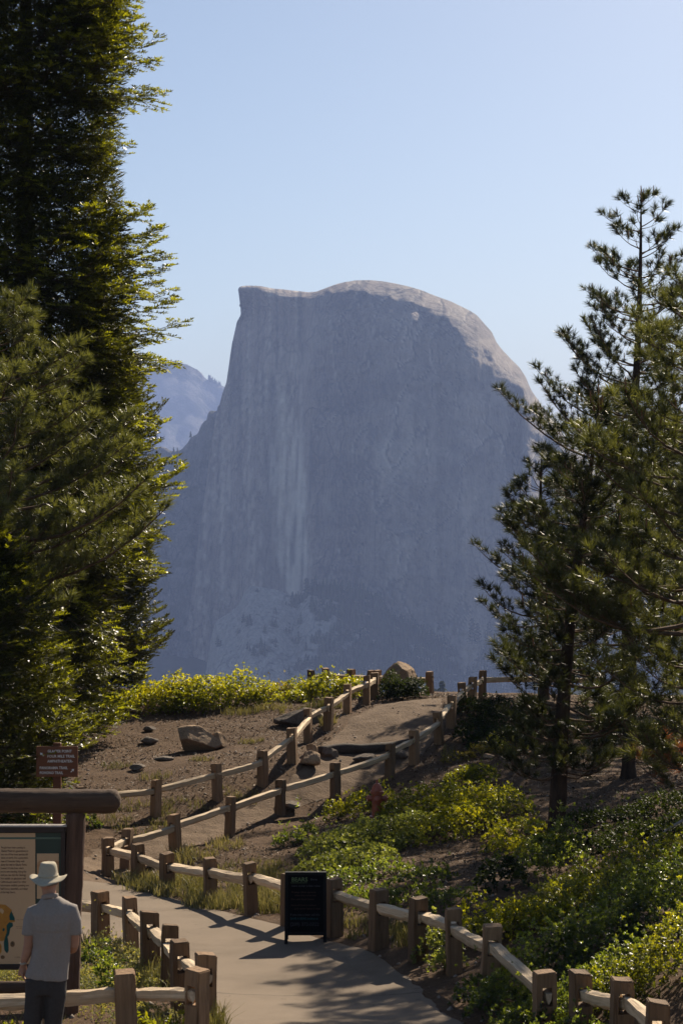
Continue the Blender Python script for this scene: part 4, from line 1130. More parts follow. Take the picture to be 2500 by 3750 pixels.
S("ground_cover", "dark shaded carpet behind the chalkboard fence", "shrub", [(1240,29.6,.6,.7,.24),(1400,30.2,.5,.5,.22),(1540,28.6,.5,.6,.26),(1330,27.2,.5,.6,.28),(1480,26.8,.5,.5,.26),(1640,26.0,.45,.5,.26)], M_GREEN, 190, 0.05)
S("green_shrub", "small dark shrub in the shade behind the fence", "shrub", [(1835,26.8,.38,.4,.55)], M_DARKL, 500, 0.05)
S("green_shrub", "taller leafy shrub with an upright tip standing in the shade", "shrub", [(2015,27.8,.50,.5,.80),(2050,27.6,.3,.3,.95)], M_GREEN, 420, 0.055, sprig=0.3)
S("green_shrub", "big sunlit green shrub filling the slope at the right edge", "shrub", [(2060,23.8,.70,.8,.50),(2220,24.2,.80,.9,.62),(2390,24.7,.80,.9,.80),(2550,24.4,.8,.9,.90)], M_GREEN2, 560, 0.038, tintn=0.45)
S("green_shrub", "green shrub peeping over the fence rail beside the big sunlit one", "shrub", [(1730,23.6,.38,.4,.52),(1850,23.3,.50,.5,.50),(1950,23.2,.5,.5,.5)], M_MANZ, 560, 0.038)
S("green_shrub", "dense shaded shrub that swallows the fence at right", "shrub", [(1990,20.4,.58,.6,.62),(2160,20.6,.62,.6,.66),(2330,21.0,.66,.7,.72),(2490,20.8,.7,.7,.80),(2080,19.2,.42,.4,.42),(2240,19.4,.46,.5,.42)], M_GREEN, 620, 0.037)
S("green_shrub", "leafy shrub spilling over the path edge in front of the fence", "shrub", [(1865,19.6,.38,.5,.50),(1760,20.3,.26,.35,.36),(1960,18.6,.42,.5,.42),(1900,17.4,.42,.5,.34),(2060,17.2,.45,.5,.42)], M_GREEN, 640, 0.037)
S("green_shrub", "sunlit shrub behind the short corner fence", "shrub", [(2230,18.6,.40,.4,.55),(2370,18.5,.45,.5,.66),(2500,18.3,.45,.5,.72)], M_GREEN2, 640, 0.037)
S("green_shrub", "small grey-green shrub between two fence posts at the path edge", "shrub", [(1590,22.9,.24,.26,.50),(1640,22.2,.2,.2,.34)], M_PALE, 620, 0.045)
S("green_shrub", "leafy shrub in front of the corner fence at the bottom edge", "shrub", [(2180,16.3,.35,.35,.40),(2060,16.0,.30,.3,.34)], M_GREEN, 430, 0.048)
S("herb_patch", "low grey-green herbs with yellow flowers inside the fenced bed", "herbs", [(385,24.0,.38,.6,.26),(470,22.9,.42,.6,.22),(400,21.6,.50,.7,.20),(510,20.9,.36,.6,.20),(330,20.5,.5,.7,.22),(160,21.0,.7,.9,.26),(-20,21.0,.6,.9,.26),(480,19.4,.5,.5,.16)], M_HERB, 800, 0.024, sprig=0.2, tintn=0.5, nl=5, wr=0.45)
S("green_shrub", "dark leafy weed among the pale herbs beside the notice board post", "weed", [(395,21.3,.13,.25,.36),(345,22.8,.12,.2,.32),(420,20.4,.12,.2,.32)], M_GREEN, 900, 0.06, sprig=0.1, wr=0.4)
S("low_shrub", "yellow-green plants under the near fence rail at the bottom edge", "plant", [(540,18.2,.34,.25,.26),(640,18.1,.25,.2,.28),(40,17.9,.35,.25,.36)], M_MANZ, 520, 0.045)
S("leafy_weed", "green weeds around the foot of the brown trail sign", "weed", [(230,35.8,.35,.4,.28),(300,36.8,.4,.3,.24),(130,36.0,.4,.4,.3)], M_GREEN, 360, 0.055)

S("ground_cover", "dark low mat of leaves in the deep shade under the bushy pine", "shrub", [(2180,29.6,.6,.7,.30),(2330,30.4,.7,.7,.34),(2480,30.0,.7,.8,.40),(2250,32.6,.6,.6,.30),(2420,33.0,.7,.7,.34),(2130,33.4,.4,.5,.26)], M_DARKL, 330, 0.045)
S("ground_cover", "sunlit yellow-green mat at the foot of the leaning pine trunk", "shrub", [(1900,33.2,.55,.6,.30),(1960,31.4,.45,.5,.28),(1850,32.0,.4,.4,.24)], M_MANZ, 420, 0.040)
# grass
M_GRASS = leaf_mat("grass_blades", (0.060, 0.062, 0.022), (0.14, 0.13, 0.048), (0.30, 0.25, 0.13), 0.35, 0.5, 0.3, (1.2, 1.15, 0.7))
def grass(patches, name, mat, seed):
    r = np.random.default_rng(seed); V = []; T = []
    for (px, D, rx, ry, n, h) in patches:
        a = r.random(n) * 6.283; q = np.sqrt(r.random(n))
        x = X(px, D) + q * np.cos(a) * rx; y = D + q * np.sin(a) * ry
        k = fbm(x * 3.1, y * 3.1, 2.0, 3) > -0.15
        x, y = x[k], y[k]; m = len(x)
        g = ground(x, y)
        hh = h * (0.4 + 0.9 * r.random(m)) ; w = 0.006 + 0.004 * r.random(m)
        th = r.random(m) * 6.283; ln = r.normal(size=(m, 2)) * 0.35
        s_ = np.stack([np.cos(th) * w, np.sin(th) * w, 0 * w], 1)
        b = np.stack([x, y, g - 0.01], 1)
        mid = b + np.stack([ln[:, 0] * hh * .3, ln[:, 1] * hh * .3, hh * .6], 1)
        tip = b + np.stack([ln[:, 0] * hh, ln[:, 1] * hh, hh], 1)
        V.append(np.stack([b - s_, b + s_, mid + s_ * .7, mid - s_ * .7, tip], 1).reshape(-1, 3))
        T.append(0.5 + 0.5 * fbm(x * 1.5, y * 1.5, 7.0, 3) + 0.18 * r.normal(size=m))
    V = np.vstack(V); n = len(V) // 5; i = np.arange(n)[:, None, None] * 5
    F = (np.array([(0, 1, 2), (0, 2, 3), (3, 2, 4)])[None] + i).reshape(-1, 3)
    me = np_mesh(name, V, F, np.clip(np.repeat(np.concatenate(T), 3), 0, 1))
    return link_mesh(name, me, mat)
gp = [(600,31.4,.8,.9,1500,.24),(720,30.6,.7,.9,1600,.22),(860,29.2,.8,1.0,1700,.22),(980,28.2,.6,.8,1100,.24),(1050,27.6,.35,.6,500,.22),(640,33.0,.9,.8,900,.16),(850,33.4,1.0,1.2,900,.13),(1000,32.5,.9,1.0,800,.14),
      (480,32.4,.35,.5,350,.18),(700,35.2,.5,.5,500,.18),(820,36.0,.4,.5,260,.16),
      (480,37.2,.8,.6,600,.15),(650,38.4,.8,.5,450,.13),(350,38.5,.9,.8,500,.14),(880,39.4,.4,.4,260,.13),(560,40.5,.4,.4,200,.14),(740,42.0,.3,.3,140,.12),(920,44.5,.3,.3,160,.12),(420,42,.4,.4,160,.12),
      (1200,45.6,.22,.25,160,.26),(1080,48.0,.4,.3,260,.2),(1010,48.5,.5,.3,260,.2),(880,48.2,.5,.3,240,.18),(1190,48.6,.5,.3,350,.25),(1640,42.4,.16,.2,80,.3),
      (560,22.0,.25,.7,300,.26),(660,20.6,.2,.5,240,.3),(720,18.6,.3,.5,500,.28),(620,18.3,.4,.4,420,.26),(480,23.5,.3,.4,220,.22),(380,24.6,.3,.3,220,.22),
      (1400,25.0,.5,.4,420,.16),(1500,24.2,.4,.4,420,.18),(1260,26.0,.4,.4,260,.15),(1330,27.3,.5,.5,300,.2),(2060,24.8,.3,.3,160,.35),(60,18.4,.5,.4,350,.25)]
props(grass(gp, "grass", M_GRASS, 91), "thin dry and green grass tufts along the fences", "grass", kind="stuff")

# needle litter, twigs and small stones on the soil
def litter(n, seed, name, tint_to):
    r = np.random.default_rng(seed)
    D = 28 + 25 * r.random(n) ** 0.8; px = -150 + 2750 * r.random(n)
    x = (px - 1250) / FPX * D; y = D
    m = np.maximum(in_ribbon(TL, TR, x, y), in_ribbon(AL, AR, x, y)); keep = m < 0.16 * r.random(n) ** 2
    keep &= fbm(x * 0.8, y * 0.8, 4.0, 3) + 0.5 * r.random(n) > 0.0
    x, y = x[keep], y[keep]; k = len(x)
    z = ground(x, y) + relief(x, y) + 0.012
    a = r.random(k) * 6.283; l_ = 0.018 + 0.045 * r.random(k) ** 2; w = 0.004 + 0.007 * r.random(k)
    d = np.stack([np.cos(a), np.sin(a), 0.55 * r.normal(size=k)], 1) * l_[:, None]
    s_ = np.stack([-np.sin(a), np.cos(a), 0.8 * r.normal(size=k)], 1) * w[:, None]
    c = np.stack([x, y, z], 1)
    V = np.stack([c - d + [0, 0, 0.004], c + s_ + [0, 0, .006], c + d + [0, 0, .008], c - s_ + [0, 0, 0.0]], 1).reshape(-1, 3)
    i = np.arange(k)[:, None] * 4
    F = np.hstack([i, i + 1, i + 2, i + 3])
    return link_mesh(name, np_mesh(name, V, F, np.clip(r.random(k) ** tint_to, 0, 1)), M_LIT)
M_LIT = leaf_mat("fallen_needle_litter", (0.026, 0.018, 0.011), (0.12, 0.078, 0.048), (0.34, 0.26, 0.185), 0.10, 0.7, 0.2, (1, 1, 1))
props(litter(55000, 5, "fallen_needles", 1.6), "scattered dry needles and twigs on the brown soil", "litter", kind="stuff")
def stones(n, seed):
    r = np.random.default_rng(seed)
    D = 19 + 31 * r.random(n); px = -100 + 2600 * r.random(n)
    x = (px - 1250) / FPX * D; y = D
    m = in_ribbon(AL, AR, x, y); keep = (m < -0.02) & ((r.random(n) < 0.35) | (np.abs(m) < 0.5))
    x, y = x[keep], y[keep]; k = len(x)
    z = ground(x, y) + relief(x, y)
    s_ = 0.012 + 0.035 * r.random(k) ** 3
    o = np.array([[1, 0, 0], [0, 1, 0], [-1, 0, 0], [0, -1, 0], [0, 0, .8], [0, 0, -.6]], float)
    V = (o[None] * s_[:, None, None] * (0.7 + 0.6 * r.random((k, 6, 1)))) + np.stack([x, y, z], 1)[:, None]
    f = np.array([(0,1,4),(1,2,4),(2,3,4),(3,0,4),(1,0,5),(2,1,5),(3,2,5),(0,3,5)])
    F = (f[None] + np.arange(k)[:, None, None] * 6).reshape(-1, 3)
    return link_mesh("pebbles", np_mesh("pebbles", V.reshape(-1, 3), F), M_PEB)
M_PEB = simple_mat("small_stones", (0.34, 0.28, 0.22), (0.12, 0.09, 0.07), 3.0)
props(stones(3800, 8), "small stones scattered on the soil and path edges", "gravel", kind="stuff")

# conifers on the far slopes: one mass, plus a few that stand out
def conifer_template(seed, tiers=7):
    r = np.random.default_rng(seed); V = []; F = []
    for i in range(tiers):
        z0 = 0.06 + 0.86 * i / tiers; z1 = min(1.0, z0 + 0.30); rad = 0.24 * (1 - i / tiers) ** 0.7 + 0.03
        k = len(V); V.append([0, 0, z1]); m = 6
        for j in range(m):
            a = 6.283 * (j + 0.5 * (i % 2)) / m; q = rad * (0.7 + 0.6 * r.random()); V.append([q * math.cos(a), q * math.sin(a), z0 - 0.03 * r.random()])
        for j in range(m): F.append((k, k + 1 + j, k + 1 + (j + 1) % m))
    return np.array(V), np.array(F)
M_FARTREE = leaf_mat("distant_conifer", (0.018, 0.026, 0.012), (0.032, 0.044, 0.020), (0.06, 0.075, 0.035), 0.1, 0.8, 0.1)
XX, YY, ZZ = HILL
fx = XX[10:].ravel(); fy = YY[10:].ravel(); fz = ZZ[10:].ravel()
fpx = 1250 + fx / fy * FPX; fpy = 1860 - (fz - CZ) / fy * FPX
vg = a_veg(fpx, fpy, fx, fy, fz)
r_ = np.random.default_rng(3)
ok = np.where((fpx > 500) & (fpx < 2050) & (fpy < 2640) & (vg > 0.5))[0]
sel = r_.choice(ok, min(2600, len(ok)), replace=False)
pos = np.stack([fx[sel], fy[sel], fz[sel] - 1.5], 1); hts = 9 + 15 * r_.random(len(sel)) ** 2
acc = Acc(); ch = r_.integers(0, 3, len(sel))
for c in range(3):
    tv, tf = conifer_template(c, 4); mm = ch == c
    a = r_.random(mm.sum()) * 6.28; Rz = np.zeros((mm.sum(), 3, 3)); Rz[:, 0, 0] = np.cos(a); Rz[:, 0, 1] = -np.sin(a); Rz[:, 1, 0] = np.sin(a); Rz[:, 1, 1] = np.cos(a); Rz[:, 2, 2] = 1
    acc.inst(tv, tf, Rz, pos[mm], r_.random(mm.sum()), hts[mm])
# thin line of trees on the skylines of the ridges
sk = [(765,1392,11500,14),(770,1397,11500,16),(778,1402,11500,15),(786,1404,11500,13),(792,1407,11500,12),(800,1409,11500,11),(806,1410,11500,10),(636,1652,4440,11),(650,1650,4440,9),(698,1598,4440,13),(1140,1069,4100,4),(1144,1068,4100,3),(936,1045,4100,3),(710,1596,4440,5)]
pp = np.array([tuple(P(a, b + 4, D)) for a, b, D, h in sk]); hh = np.array([h / 7000 * D * 1.25 * 1.5 for a, b, D, h in sk])
tv, tf = conifer_template(9, 5); acc.inst(tv, tf, np.broadcast_to(np.eye(3), (len(pp), 3, 3)), pp, np.full(len(pp), .3), hh)
o = acc.obj("distant_forest", M_FARTREE); props(o, "scattered conifers covering the far slopes below the dome", "forest", kind="stuff")
def far_tree(px, top, bot, D, label, seed, tint=0.4, mat=None):
    h = (bot - top) / FPX * D; b = P(px, bot, D)
    root = thing("distant_conifer", label, "conifer", b)
    tr = bmesh.new(); tube_bm(tr, [(0, 0, 0), (0, 0, h * .95)], [h * 0.018, h * 0.004], 6); bm_obj("trunk", tr, M_BARKG, root)
    a = Acc(); rr = np.random.default_rng(seed); n = 900
    zz = rr.random(n) ** 0.8 * 0.93; rad = (0.20 * (1 - zz) ** 0.8 + 0.01) * (0.35 + 0.75 * rr.random(n)) * (0.75 + 0.35 * np.sin(zz * 46)); th = rr.random(n) * 6.283
    pz = np.stack([rad * np.cos(th), rad * np.sin(th), zz + 0.05], 1) * h
    d = np.stack([np.cos(th), np.sin(th), -0.25 + 0 * th], 1)
    tv = np.array([[0, -.35, 0], [1, 0, 0], [0, .35, 0.1]]) * 0.055 * h; tf = np.array([(0, 1, 2)])
    a.inst(tv, tf, frames(d, rr.normal(size=n) * .6), pz, tint + 0.3 * rr.random(n))
    a.obj("crown", mat or M_FARTREE, root, kind="stuff")
far_tree(1618, 2492, 2640, 900, "pale hazy conifer tip showing just past the crest right of the dark shrub", 1, 0.8)
far_tree(1590, 2520, 2640, 900, "smaller hazy conifer tip beside the taller one past the crest", 2, 0.8)
far_tree(1660, 2530, 2640, 900, "faint conifer tip against the right fence posts", 6, 0.8)
far_tree(1728, 2262, 2362, 3560, "tall distant conifer silhouetted at the foot of the dome, left of two", 3, 0.2)
far_tree(1748, 2280, 2364, 3560, "distant conifer close beside the tall one at the foot of the dome", 4, 0.2)
far_tree(1790, 2276, 2368, 3560, "lone distant conifer right of the silhouetted pair", 5, 0.2)
far_tree(1122, 2116, 2206, 3640, "distant tree growing at the base of the pale streak", 7, 0.2)
# ------------------------------------------------------------------ rocks
def rock_material(name, a, b, c):
    m, nt, out = mat_new(name); v = coords(nt)
    n1 = noise(nt, v, 2.2, 6, 0.65); n2 = noise(nt, v, 24.0, 5, 0.7)
    col = ramp(nt, n1, [(0.32, c), (0.5, b), (0.68, a)])
    col = mix(nt, 0.35, col, ramp(nt, n2, [(0.35, tuple(x * 0.5 for x in c)), (0.65, a)]))
    principled(nt, out, col, 0.9, 0.2, bump(nt, mathn(nt, 'ADD', n1, n2), 0.7, 0.04))
    return m
M_RTAN = rock_material("tan_granite", (0.43, 0.30, 0.185), (0.31, 0.20, 0.115), (0.16, 0.11, 0.07))
M_RGREY = rock_material("grey_granite", (0.21, 0.165, 0.125), (0.13, 0.10, 0.076), (0.06, 0.047, 0.038))
def rock(label, px, D, w, d, h, mat, seed, cat="rock", name="rock", cuts=11, sink=0.12, yaw=0.0, tilt=0.0, zoff=0.0):
    r = random.Random(seed)
    bm = bmesh.new(); bmesh.ops.create_icosphere(bm, subdivisions=4, radius=1.0)
    pl = []
    for i in range(cuts):
        n = Vector((r.gauss(0, 1), r.gauss(0, 1), r.gauss(0, 0.8))).normalized(); pl.append((n, r.uniform(0.52, 0.82)))
    for v in bm.verts:
        p = v.co.copy()
        for n, dd in pl:
            e = p.dot(n) - dd
            if e > 0: p -= n * e
        v.co = p
    co = np.array([v.co[:] for v in bm.verts]); nz = fbm(co[:, 0] * 2.5 + seed, co[:, 1] * 2.5, co[:, 2] * 2.5, 4) * 0.07 + fbm(co[:, 0] * 9 + seed, co[:, 1] * 9, co[:, 2] * 9, 3) * 0.018
    mn = co.min(0); mx = co.max(0); sp = (mx - mn) / 2; cc = (mx + mn) / 2
    rt = Matrix.Rotation(tilt, 3, 'Y')
    for v, k in zip(bm.verts, nz):
        p = v.co * (1 + k) - Vector(cc); p = Vector((p.x / sp[0] * w / 2, p.y / sp[1] * d / 2, p.z / sp[2] * h / 2)); v.co = rt @ p
    o = bm_obj(name, bm, mat)
    for p in o.data.polygons: p.use_smooth = False
    x = X(px, D); o.location = (x, D, G(x, D) + h / 2 - sink * h + zoff); o.rotation_euler = (0, 0, yaw)
    return props(o, label, cat)
rock("large tan boulder with a jutting right corner on the needle-strewn slope", 728, 44.2, 1.05, 0.75, 0.62, M_RTAN, 12, "boulder", "boulder", 9, 0.08, 0.3, 0.08)
rock("small pointed tan stone leaning on the boulder's right side", 800, 44.3, 0.34, 0.3, 0.42, M_RTAN, 33, cuts=8, tilt=-0.5)
rock("flat slab of stone left of the large boulder", 546, 45.2, 0.46, 0.35, 0.20, M_RGREY, 14, cuts=7)
rock("low dark outcrop half buried behind the left trail fence", 1094, 46.3, 1.25, 0.7, 0.50, M_RGREY, 25, "boulder", "boulder", 9, 0.2)
rock("tan rock rising behind the dark shrub against the blue haze", 1466, 51.0, 0.95, 0.8, 0.92, M_RTAN, 45, "boulder", "boulder", 8, 0.0, 0.4, 0.12)
rock("rounded rock at the trail edge below the dark step", 1135, 41.4, 0.46, 0.5, 0.36, M_RTAN, 17)
rock("pale rock on top of the one at the trail edge", 1142, 42.3, 0.26, 0.3, 0.30, M_RTAN, 18)
rock("flat stone lying at the left edge of the trail", 1055, 39.3, 0.52, 0.4, 0.20, M_RGREY, 19)
rock("small rock set in the trail's stone step, left end", 1210, 42.4, 0.40, 0.4, 0.30, M_RGREY, 20, zoff=-0.05)
rock("rock set in the middle of the trail's stone step", 1335, 42.2, 0.55, 0.4, 0.26, M_RGREY, 21, zoff=-0.04)
rock("rock at the right end of the trail's stone step", 1460, 42.6, 0.45, 0.4, 0.26, M_RGREY, 22, zoff=-0.04)
rock("small square stone beside the golden sprigs", 1788, 41.5, 0.25, 0.2, 0.12, M_RTAN, 26, cuts=6)
rock("small flat stone on bare soil left of the leaning pine", 1800, 39.2, 0.26, 0.2, 0.12, M_RTAN, 27, cuts=6)
rock("low dark stone on the slope below the flat slab", 504, 41.4, 0.36, 0.3, 0.14, M_RGREY, 28, cuts=7)
rock("thin dark stone above the flat slab", 548, 46.6, 0.34, 0.25, 0.13, M_RGREY, 29, cuts=7)
rock("low grey stone in the grass in front of the boulder", 600, 42.4, 0.45, 0.3, 0.13, M_RGREY, 30, cuts=7)
rock("big grey boulder seen through the gap above the notice panel", 70, 31.0, 1.3, 0.9, 0.95, M_RGREY, 31, "boulder", "boulder")

# log step across the trail
bm = bmesh.new()
a = GP(1165, 42.6); b = GP(1500, 43.4)
pts = [a.lerp(b, t) + Vector((0, 0.04 * math.sin(9 * t), 0.03 + 0.02 * math.sin(7 * t))) for t in np.linspace(0, 1, 12)]
tube_bm(bm, [p - a for p in pts], [0.12 + 0.012 * math.sin(11 * i) for i in range(12)], 14)
o = bm_obj("log_step", bm, wood_mat("dark_old_log", (0.10, 0.075, 0.055), (0.03, 0.022, 0.018), 0), smooth=True, loc=a)
props(o, "dark old log laid across the trail as a step", "log")

# ------------------------------------------------------------------ fire hydrant
M_RED = simple_mat("faded_red_paint", (0.36, 0.085, 0.035), (0.25, 0.055, 0.025), 10, 0.45, 0.5, 0.15, 0.004)
hb = GP(1380, 36.9)
hyd = thing("fire_hydrant", "faded red fire hydrant standing in a yellow-green shrub", "hydrant", hb)
def lathe(bm, prof, segs=24, c=(0, 0, 0), axis='Z'):
    rings = []
    for (r_, z) in prof:
        ring = []
        for k in range(segs):
            t = 2 * math.pi * k / segs
            v = Vector((r_ * math.cos(t), r_ * math.sin(t), z))
            if axis == 'X': v = Vector((v.z, v.x, v.y))
            if axis == 'Y': v = Vector((v.x, v.z, v.y))
            ring.append(bm.verts.new(v + Vector(c)))
        rings.append(ring)
    for i in range(len(rings) - 1):
        for k in range(segs):
            bm.faces.new((rings[i][k], rings[i][(k+1) % segs], rings[i+1][(k+1) % segs], rings[i+1][k]))
    bm.faces.new(list(reversed(rings[0]))); bm.faces.new(rings[-1])
bm = bmesh.new(); lathe(bm, [(.15, -.05), (.15, .03), (.105, .045), (.10, .10), (.098, .44), (.105, .455), (.13, .46), (.13, .485)])
bm_obj("barrel", bm, M_RED, hyd, smooth=False)
bm = bmesh.new(); lathe(bm, [(.132, .488), (.132, .512), (.108, .52), (.10, .57), (.078, .62), (.045, .655), (.022, .665), (.022, .70), (.016, .712)])
bo = bm_obj("bonnet", bm, M_RED, hyd)
bm = bmesh.new(); lathe(bm, [(.024, .70), (.024, .735)], 5); bm_obj("operating_nut", bm, M_RED, bo)
for s in (-1, 1):
    bm = bmesh.new(); lathe(bm, [(.052, .085 * s), (.052, .15 * s), (.064, .152 * s), (.064, .185 * s), (.03, .195 * s), (.02, .215 * s)] if s > 0 else [(.02, -.215), (.03, -.195), (.064, -.185), (.064, -.152), (.052, -.15), (.052, -.085)], 16, (0, 0, .37), 'X')
    bm_obj("hose_nozzle", bm, M_RED, hyd)
bm = bmesh.new(); lathe(bm, [(.02, -.20), (.04, -.185), (.075, -.175), (.075, -.14), (.062, -.138), (.062, -.08)], 16, (0, 0, .36), 'Y'); bm_obj("pumper_nozzle", bm, M_RED, hyd)
for k in range(8):
    bm = bmesh.new(); t = k * math.pi / 4 + .2; lathe(bm, [(.010, .475), (.010, .525)], 6, (.119 * math.cos(t), .119 * math.sin(t), 0)); bm_obj("bolt", bm, M_RED, hyd)

# ------------------------------------------------------------------ lettering
def text(body, size, mat, parent, loc, name="lettering", align='LEFT', thick=0.0, bold=0.0, xs=1.0, rz=0.0, shear=0.0, rx=90):
    cu = bpy.data.curves.new("lettering", 'FONT'); cu.body = body; cu.size = size; cu.align_x = align; cu.resolution_u = 2
    cu.offset = bold; cu.extrude = thick; cu.shear = shear
    t = bpy.data.objects.new("lettering", cu); COL.objects.link(t)
    dg = bpy.context.evaluated_depsgraph_get(); dg.update()
    me = bpy.data.meshes.new_from_object(t.evaluated_get(dg))
    bpy.data.objects.remove(t); bpy.data.curves.remove(cu)
    o = link_mesh(name, me, None, parent); me.materials.clear(); me.materials.append(mat)
    o.location = loc; o.rotation_euler = (R(rx), 0, rz); o.scale = (xs, 1, 1)
    return o

# ------------------------------------------------------------------ brown trail sign
M_SIGN = wood_mat("stained_sign_board", (0.17, 0.065, 0.030), (0.10, 0.038, 0.020), 0, 0.6)
M_WHITE = simple_mat("sign_white_paint", (0.74, 0.70, 0.64), (0.6, 0.57, 0.52), 30, 0.7)
sb = GP(208, 34.5); sg = thing("trail_sign", "brown wooden trail sign with white routed lettering on a post", "sign", sb)
pm = 34.5 / FPX
def sl(px, py, dy=0.0): return Vector(((px - 208) * pm, dy, CZ + (1860 - py) * pm - sb.z))
bm = bmesh.new(); t = sl(208, 2722).z
box_bm(bm, 0, .045, t / 2 - .1, .145, .09, t + .2); bm_obj("post", bm, M_SIGN, sg, bevel=0.012)
c = sl(210, 2789); bm = bmesh.new(); box_bm(bm, c.x, -.03, c.z, 152 * pm, .045, 112 * pm); bm_obj("board", bm, M_SIGN, sg, bevel=0.008)
for body, px, py, n in (("GLACIER POINT", 176, 2755, 88), ("FOUR MILE TRAIL", 175, 2773.5, 100), ("AMPHITHEATER-", 175, 2791.5, 94), ("PANORAMA TRAIL", 147, 2816, 102), ("POHONO TRAIL", 147, 2834, 85)):
    o = text(body, 0.068, M_WHITE, sg, sl(px, py, -.0565), bold=0.0012, thick=0.001)
    o.scale = (n * pm / max(o.dimensions.x, 0.01), 1, 1)
def arrow(c, ang, s, parent, mat, y):
    bm = bmesh.new()
    pts = [(-.5, -.10), (0.05, -.10), (0.05, -.34), (.5, 0), (0.05, .34), (0.05, .10), (-.5, .10)]
    vs = [];
    for zz in (0, -0.003):
        vs.append([bm.verts.new(Vector((s * (px * math.cos(ang) - py * math.sin(ang)), y + zz, s * (px * math.sin(ang) + py * math.cos(ang)))) + Vector((c.x, 0, c.z))) for px, py in pts])
    bm.faces.new(vs[0]); bm.faces.new(list(reversed(vs[1])))
    for i in range(7): bm.faces.new((vs[0][i], vs[0][(i+1) % 7], vs[1][(i+1) % 7], vs[1][i]))
    return bm_obj("arrow", bm, mat, parent)
arrow(sl(155, 2762), R(135), 0.085, sg, M_WHITE, -.0555); arrow(sl(267, 2821), R(45), 0.085, sg, M_WHITE, -.0555)

# ------------------------------------------------------------------ chalkboard
M_BLACK = simple_mat("black_painted_frame", (0.005, 0.005, 0.005), (0.003, 0.003, 0.003), 20, 0.6, 0.15)
M_SLATE = simple_mat("slate_surface", (0.0055, 0.0055, 0.006), (0.004, 0.004, 0.0045), 6, 0.9, 0.05)
def chalk(c): return simple_mat("chalk", c, tuple(x * .6 for x in c), 120, 0.95, 0.05)
CG, CB, CW, CR = chalk((0.13, 0.18, 0.085)), chalk((0.02, 0.065, 0.075)), chalk((0.05, 0.05, 0.055)), chalk((0.045, 0.028, 0.022))
cbp = GP(1119, 25.0); cb = thing("chalkboard_sign", "black sandwich board with faint chalk writing about bears, standing at the path edge", "chalkboard", cbp)
pm2 = 25.0 / FPX; hh = (3433 - 3176) * pm2; wdt = 152 * pm2
tiltb = R(9)
fr = bpy.data.objects.new
for side in (-1, 1):
    def tp_(x, y, z):      # leaf tilts about the top edge
        z0 = z - hh; return Vector((x, side * (0.02 - z0 * math.tan(tiltb)) + y, z))
    pieces = []
    for (nm, cx, cz, sx, sz, sy, mt) in (("side_rail", -wdt/2 + .02, hh/2, .04, hh, .028, M_BLACK), ("side_rail", wdt/2 - .02, hh/2, .04, hh, .028, M_BLACK), ("cross_rail", 0, hh - .02, wdt - .08, .04, .026, M_BLACK), ("cross_rail", 0, .14, wdt - .08, .04, .026, M_BLACK), ("board", 0, (hh + .12) / 2, wdt - .078, hh - .2, .012, M_SLATE)):
        bm = bmesh.new(); box_bm(bm, cx, 0, cz, sx, sy, sz)
        for v in bm.verts: v.co = tp_(v.co.x, v.co.y, v.co.z)
        bm_obj(nm, bm, mt, cb)
def cl(px, py):
    z = hh - (py - 3176) * pm2; return Vector(((px - 1119) * pm2, -(0.02 - (z - hh) * math.tan(tiltb)) - 0.0085, z))
for body, px, py, w, mt, sz in (("BEARS", 1067, 3209, 58, CG, .075), ("live", 1137, 3205, 24, CW, .035), ("here under a few rules", 1068, 3228, 104, CW, .038), ("Keep the space", 1068, 3250, 88, CR, .036), ("   when they come near", 1072, 3261, 80, CR, .034), ("Do not feed them", 1066, 3275, 84, CR, .034),
                             ("Store all food in lockers", 1066, 3296, 92, CR, .034), ("   and never leave it near", 1070, 3308, 96, CR, .034), ("If you see a bear call the", 1063, 3330, 108, CW, .040), ("SAVE A BEAR hotline at", 1063, 3344, 102, CB, .040), ("(209) 372-0322", 1063, 3366, 104, CW, .062)):
    o = text(body, sz, mt, cb, cl(px, py), "chalk_writing", bold=0.0012, rx=90 - math.degrees(tiltb) * 0 - 9); o.scale = (w * pm2 / max(o.dimensions.x, .01), 1, 1)
bm = bmesh.new(); q = cl(1094, 3214); box_bm(bm, q.x, q.y, q.z, 60 * pm2, .0015, .004); bm_obj("chalk_underline", bm, CG, cb)

# ------------------------------------------------------------------ log notice board
M_LOG = wood_mat("weathered_dark_log", (0.12, 0.075, 0.048), (0.026, 0.017, 0.012), 0, 0.9, 0.1)
M_LOGV = wood_mat("weathered_dark_post", (0.15, 0.085, 0.055), (0.03, 0.019, 0.014), 2, 0.9, 0.1)
M_FRAME = simple_mat("dark_panel_frame", (0.045, 0.028, 0.022), (0.03, 0.02, 0.016), 12, 0.5)
M_GREENP = simple_mat("dark_green_panel", (0.012, 0.040, 0.032), (0.010, 0.032, 0.026), 3, 0.35, 0.5, 0.0)
M_STRIPE = simple_mat("grey_green_stripe", (0.10, 0.14, 0.10), (0.09, 0.125, 0.09), 3, 0.5)
M_BEIGE = simple_mat("tan_information_sheet", (0.56, 0.36, 0.20), (0.53, 0.335, 0.185), 2, 0.5, 0.3, 0.0)
M_INK = simple_mat("brown_ink", (0.12, 0.07, 0.045), None, 30)
M_ORANGE = simple_mat("orange_map_print", (0.48, 0.215, 0.035), (0.36, 0.15, 0.03), 22)
M_TEAL = simple_mat("teal_map_print", (0.02, 0.085, 0.075), (0.015, 0.06, 0.05), 14)
KD = 19.4; kpm = KD / FPX
kb = GP(250, KD); kio = thing("notice_board", "rustic log-framed notice board with tan information sheets at the left edge", "notice board", kb)
def kl(px, py, dy=0.0): return Vector(((px - 250) * kpm, dy, CZ + (1860 - py) * kpm - kb.z))
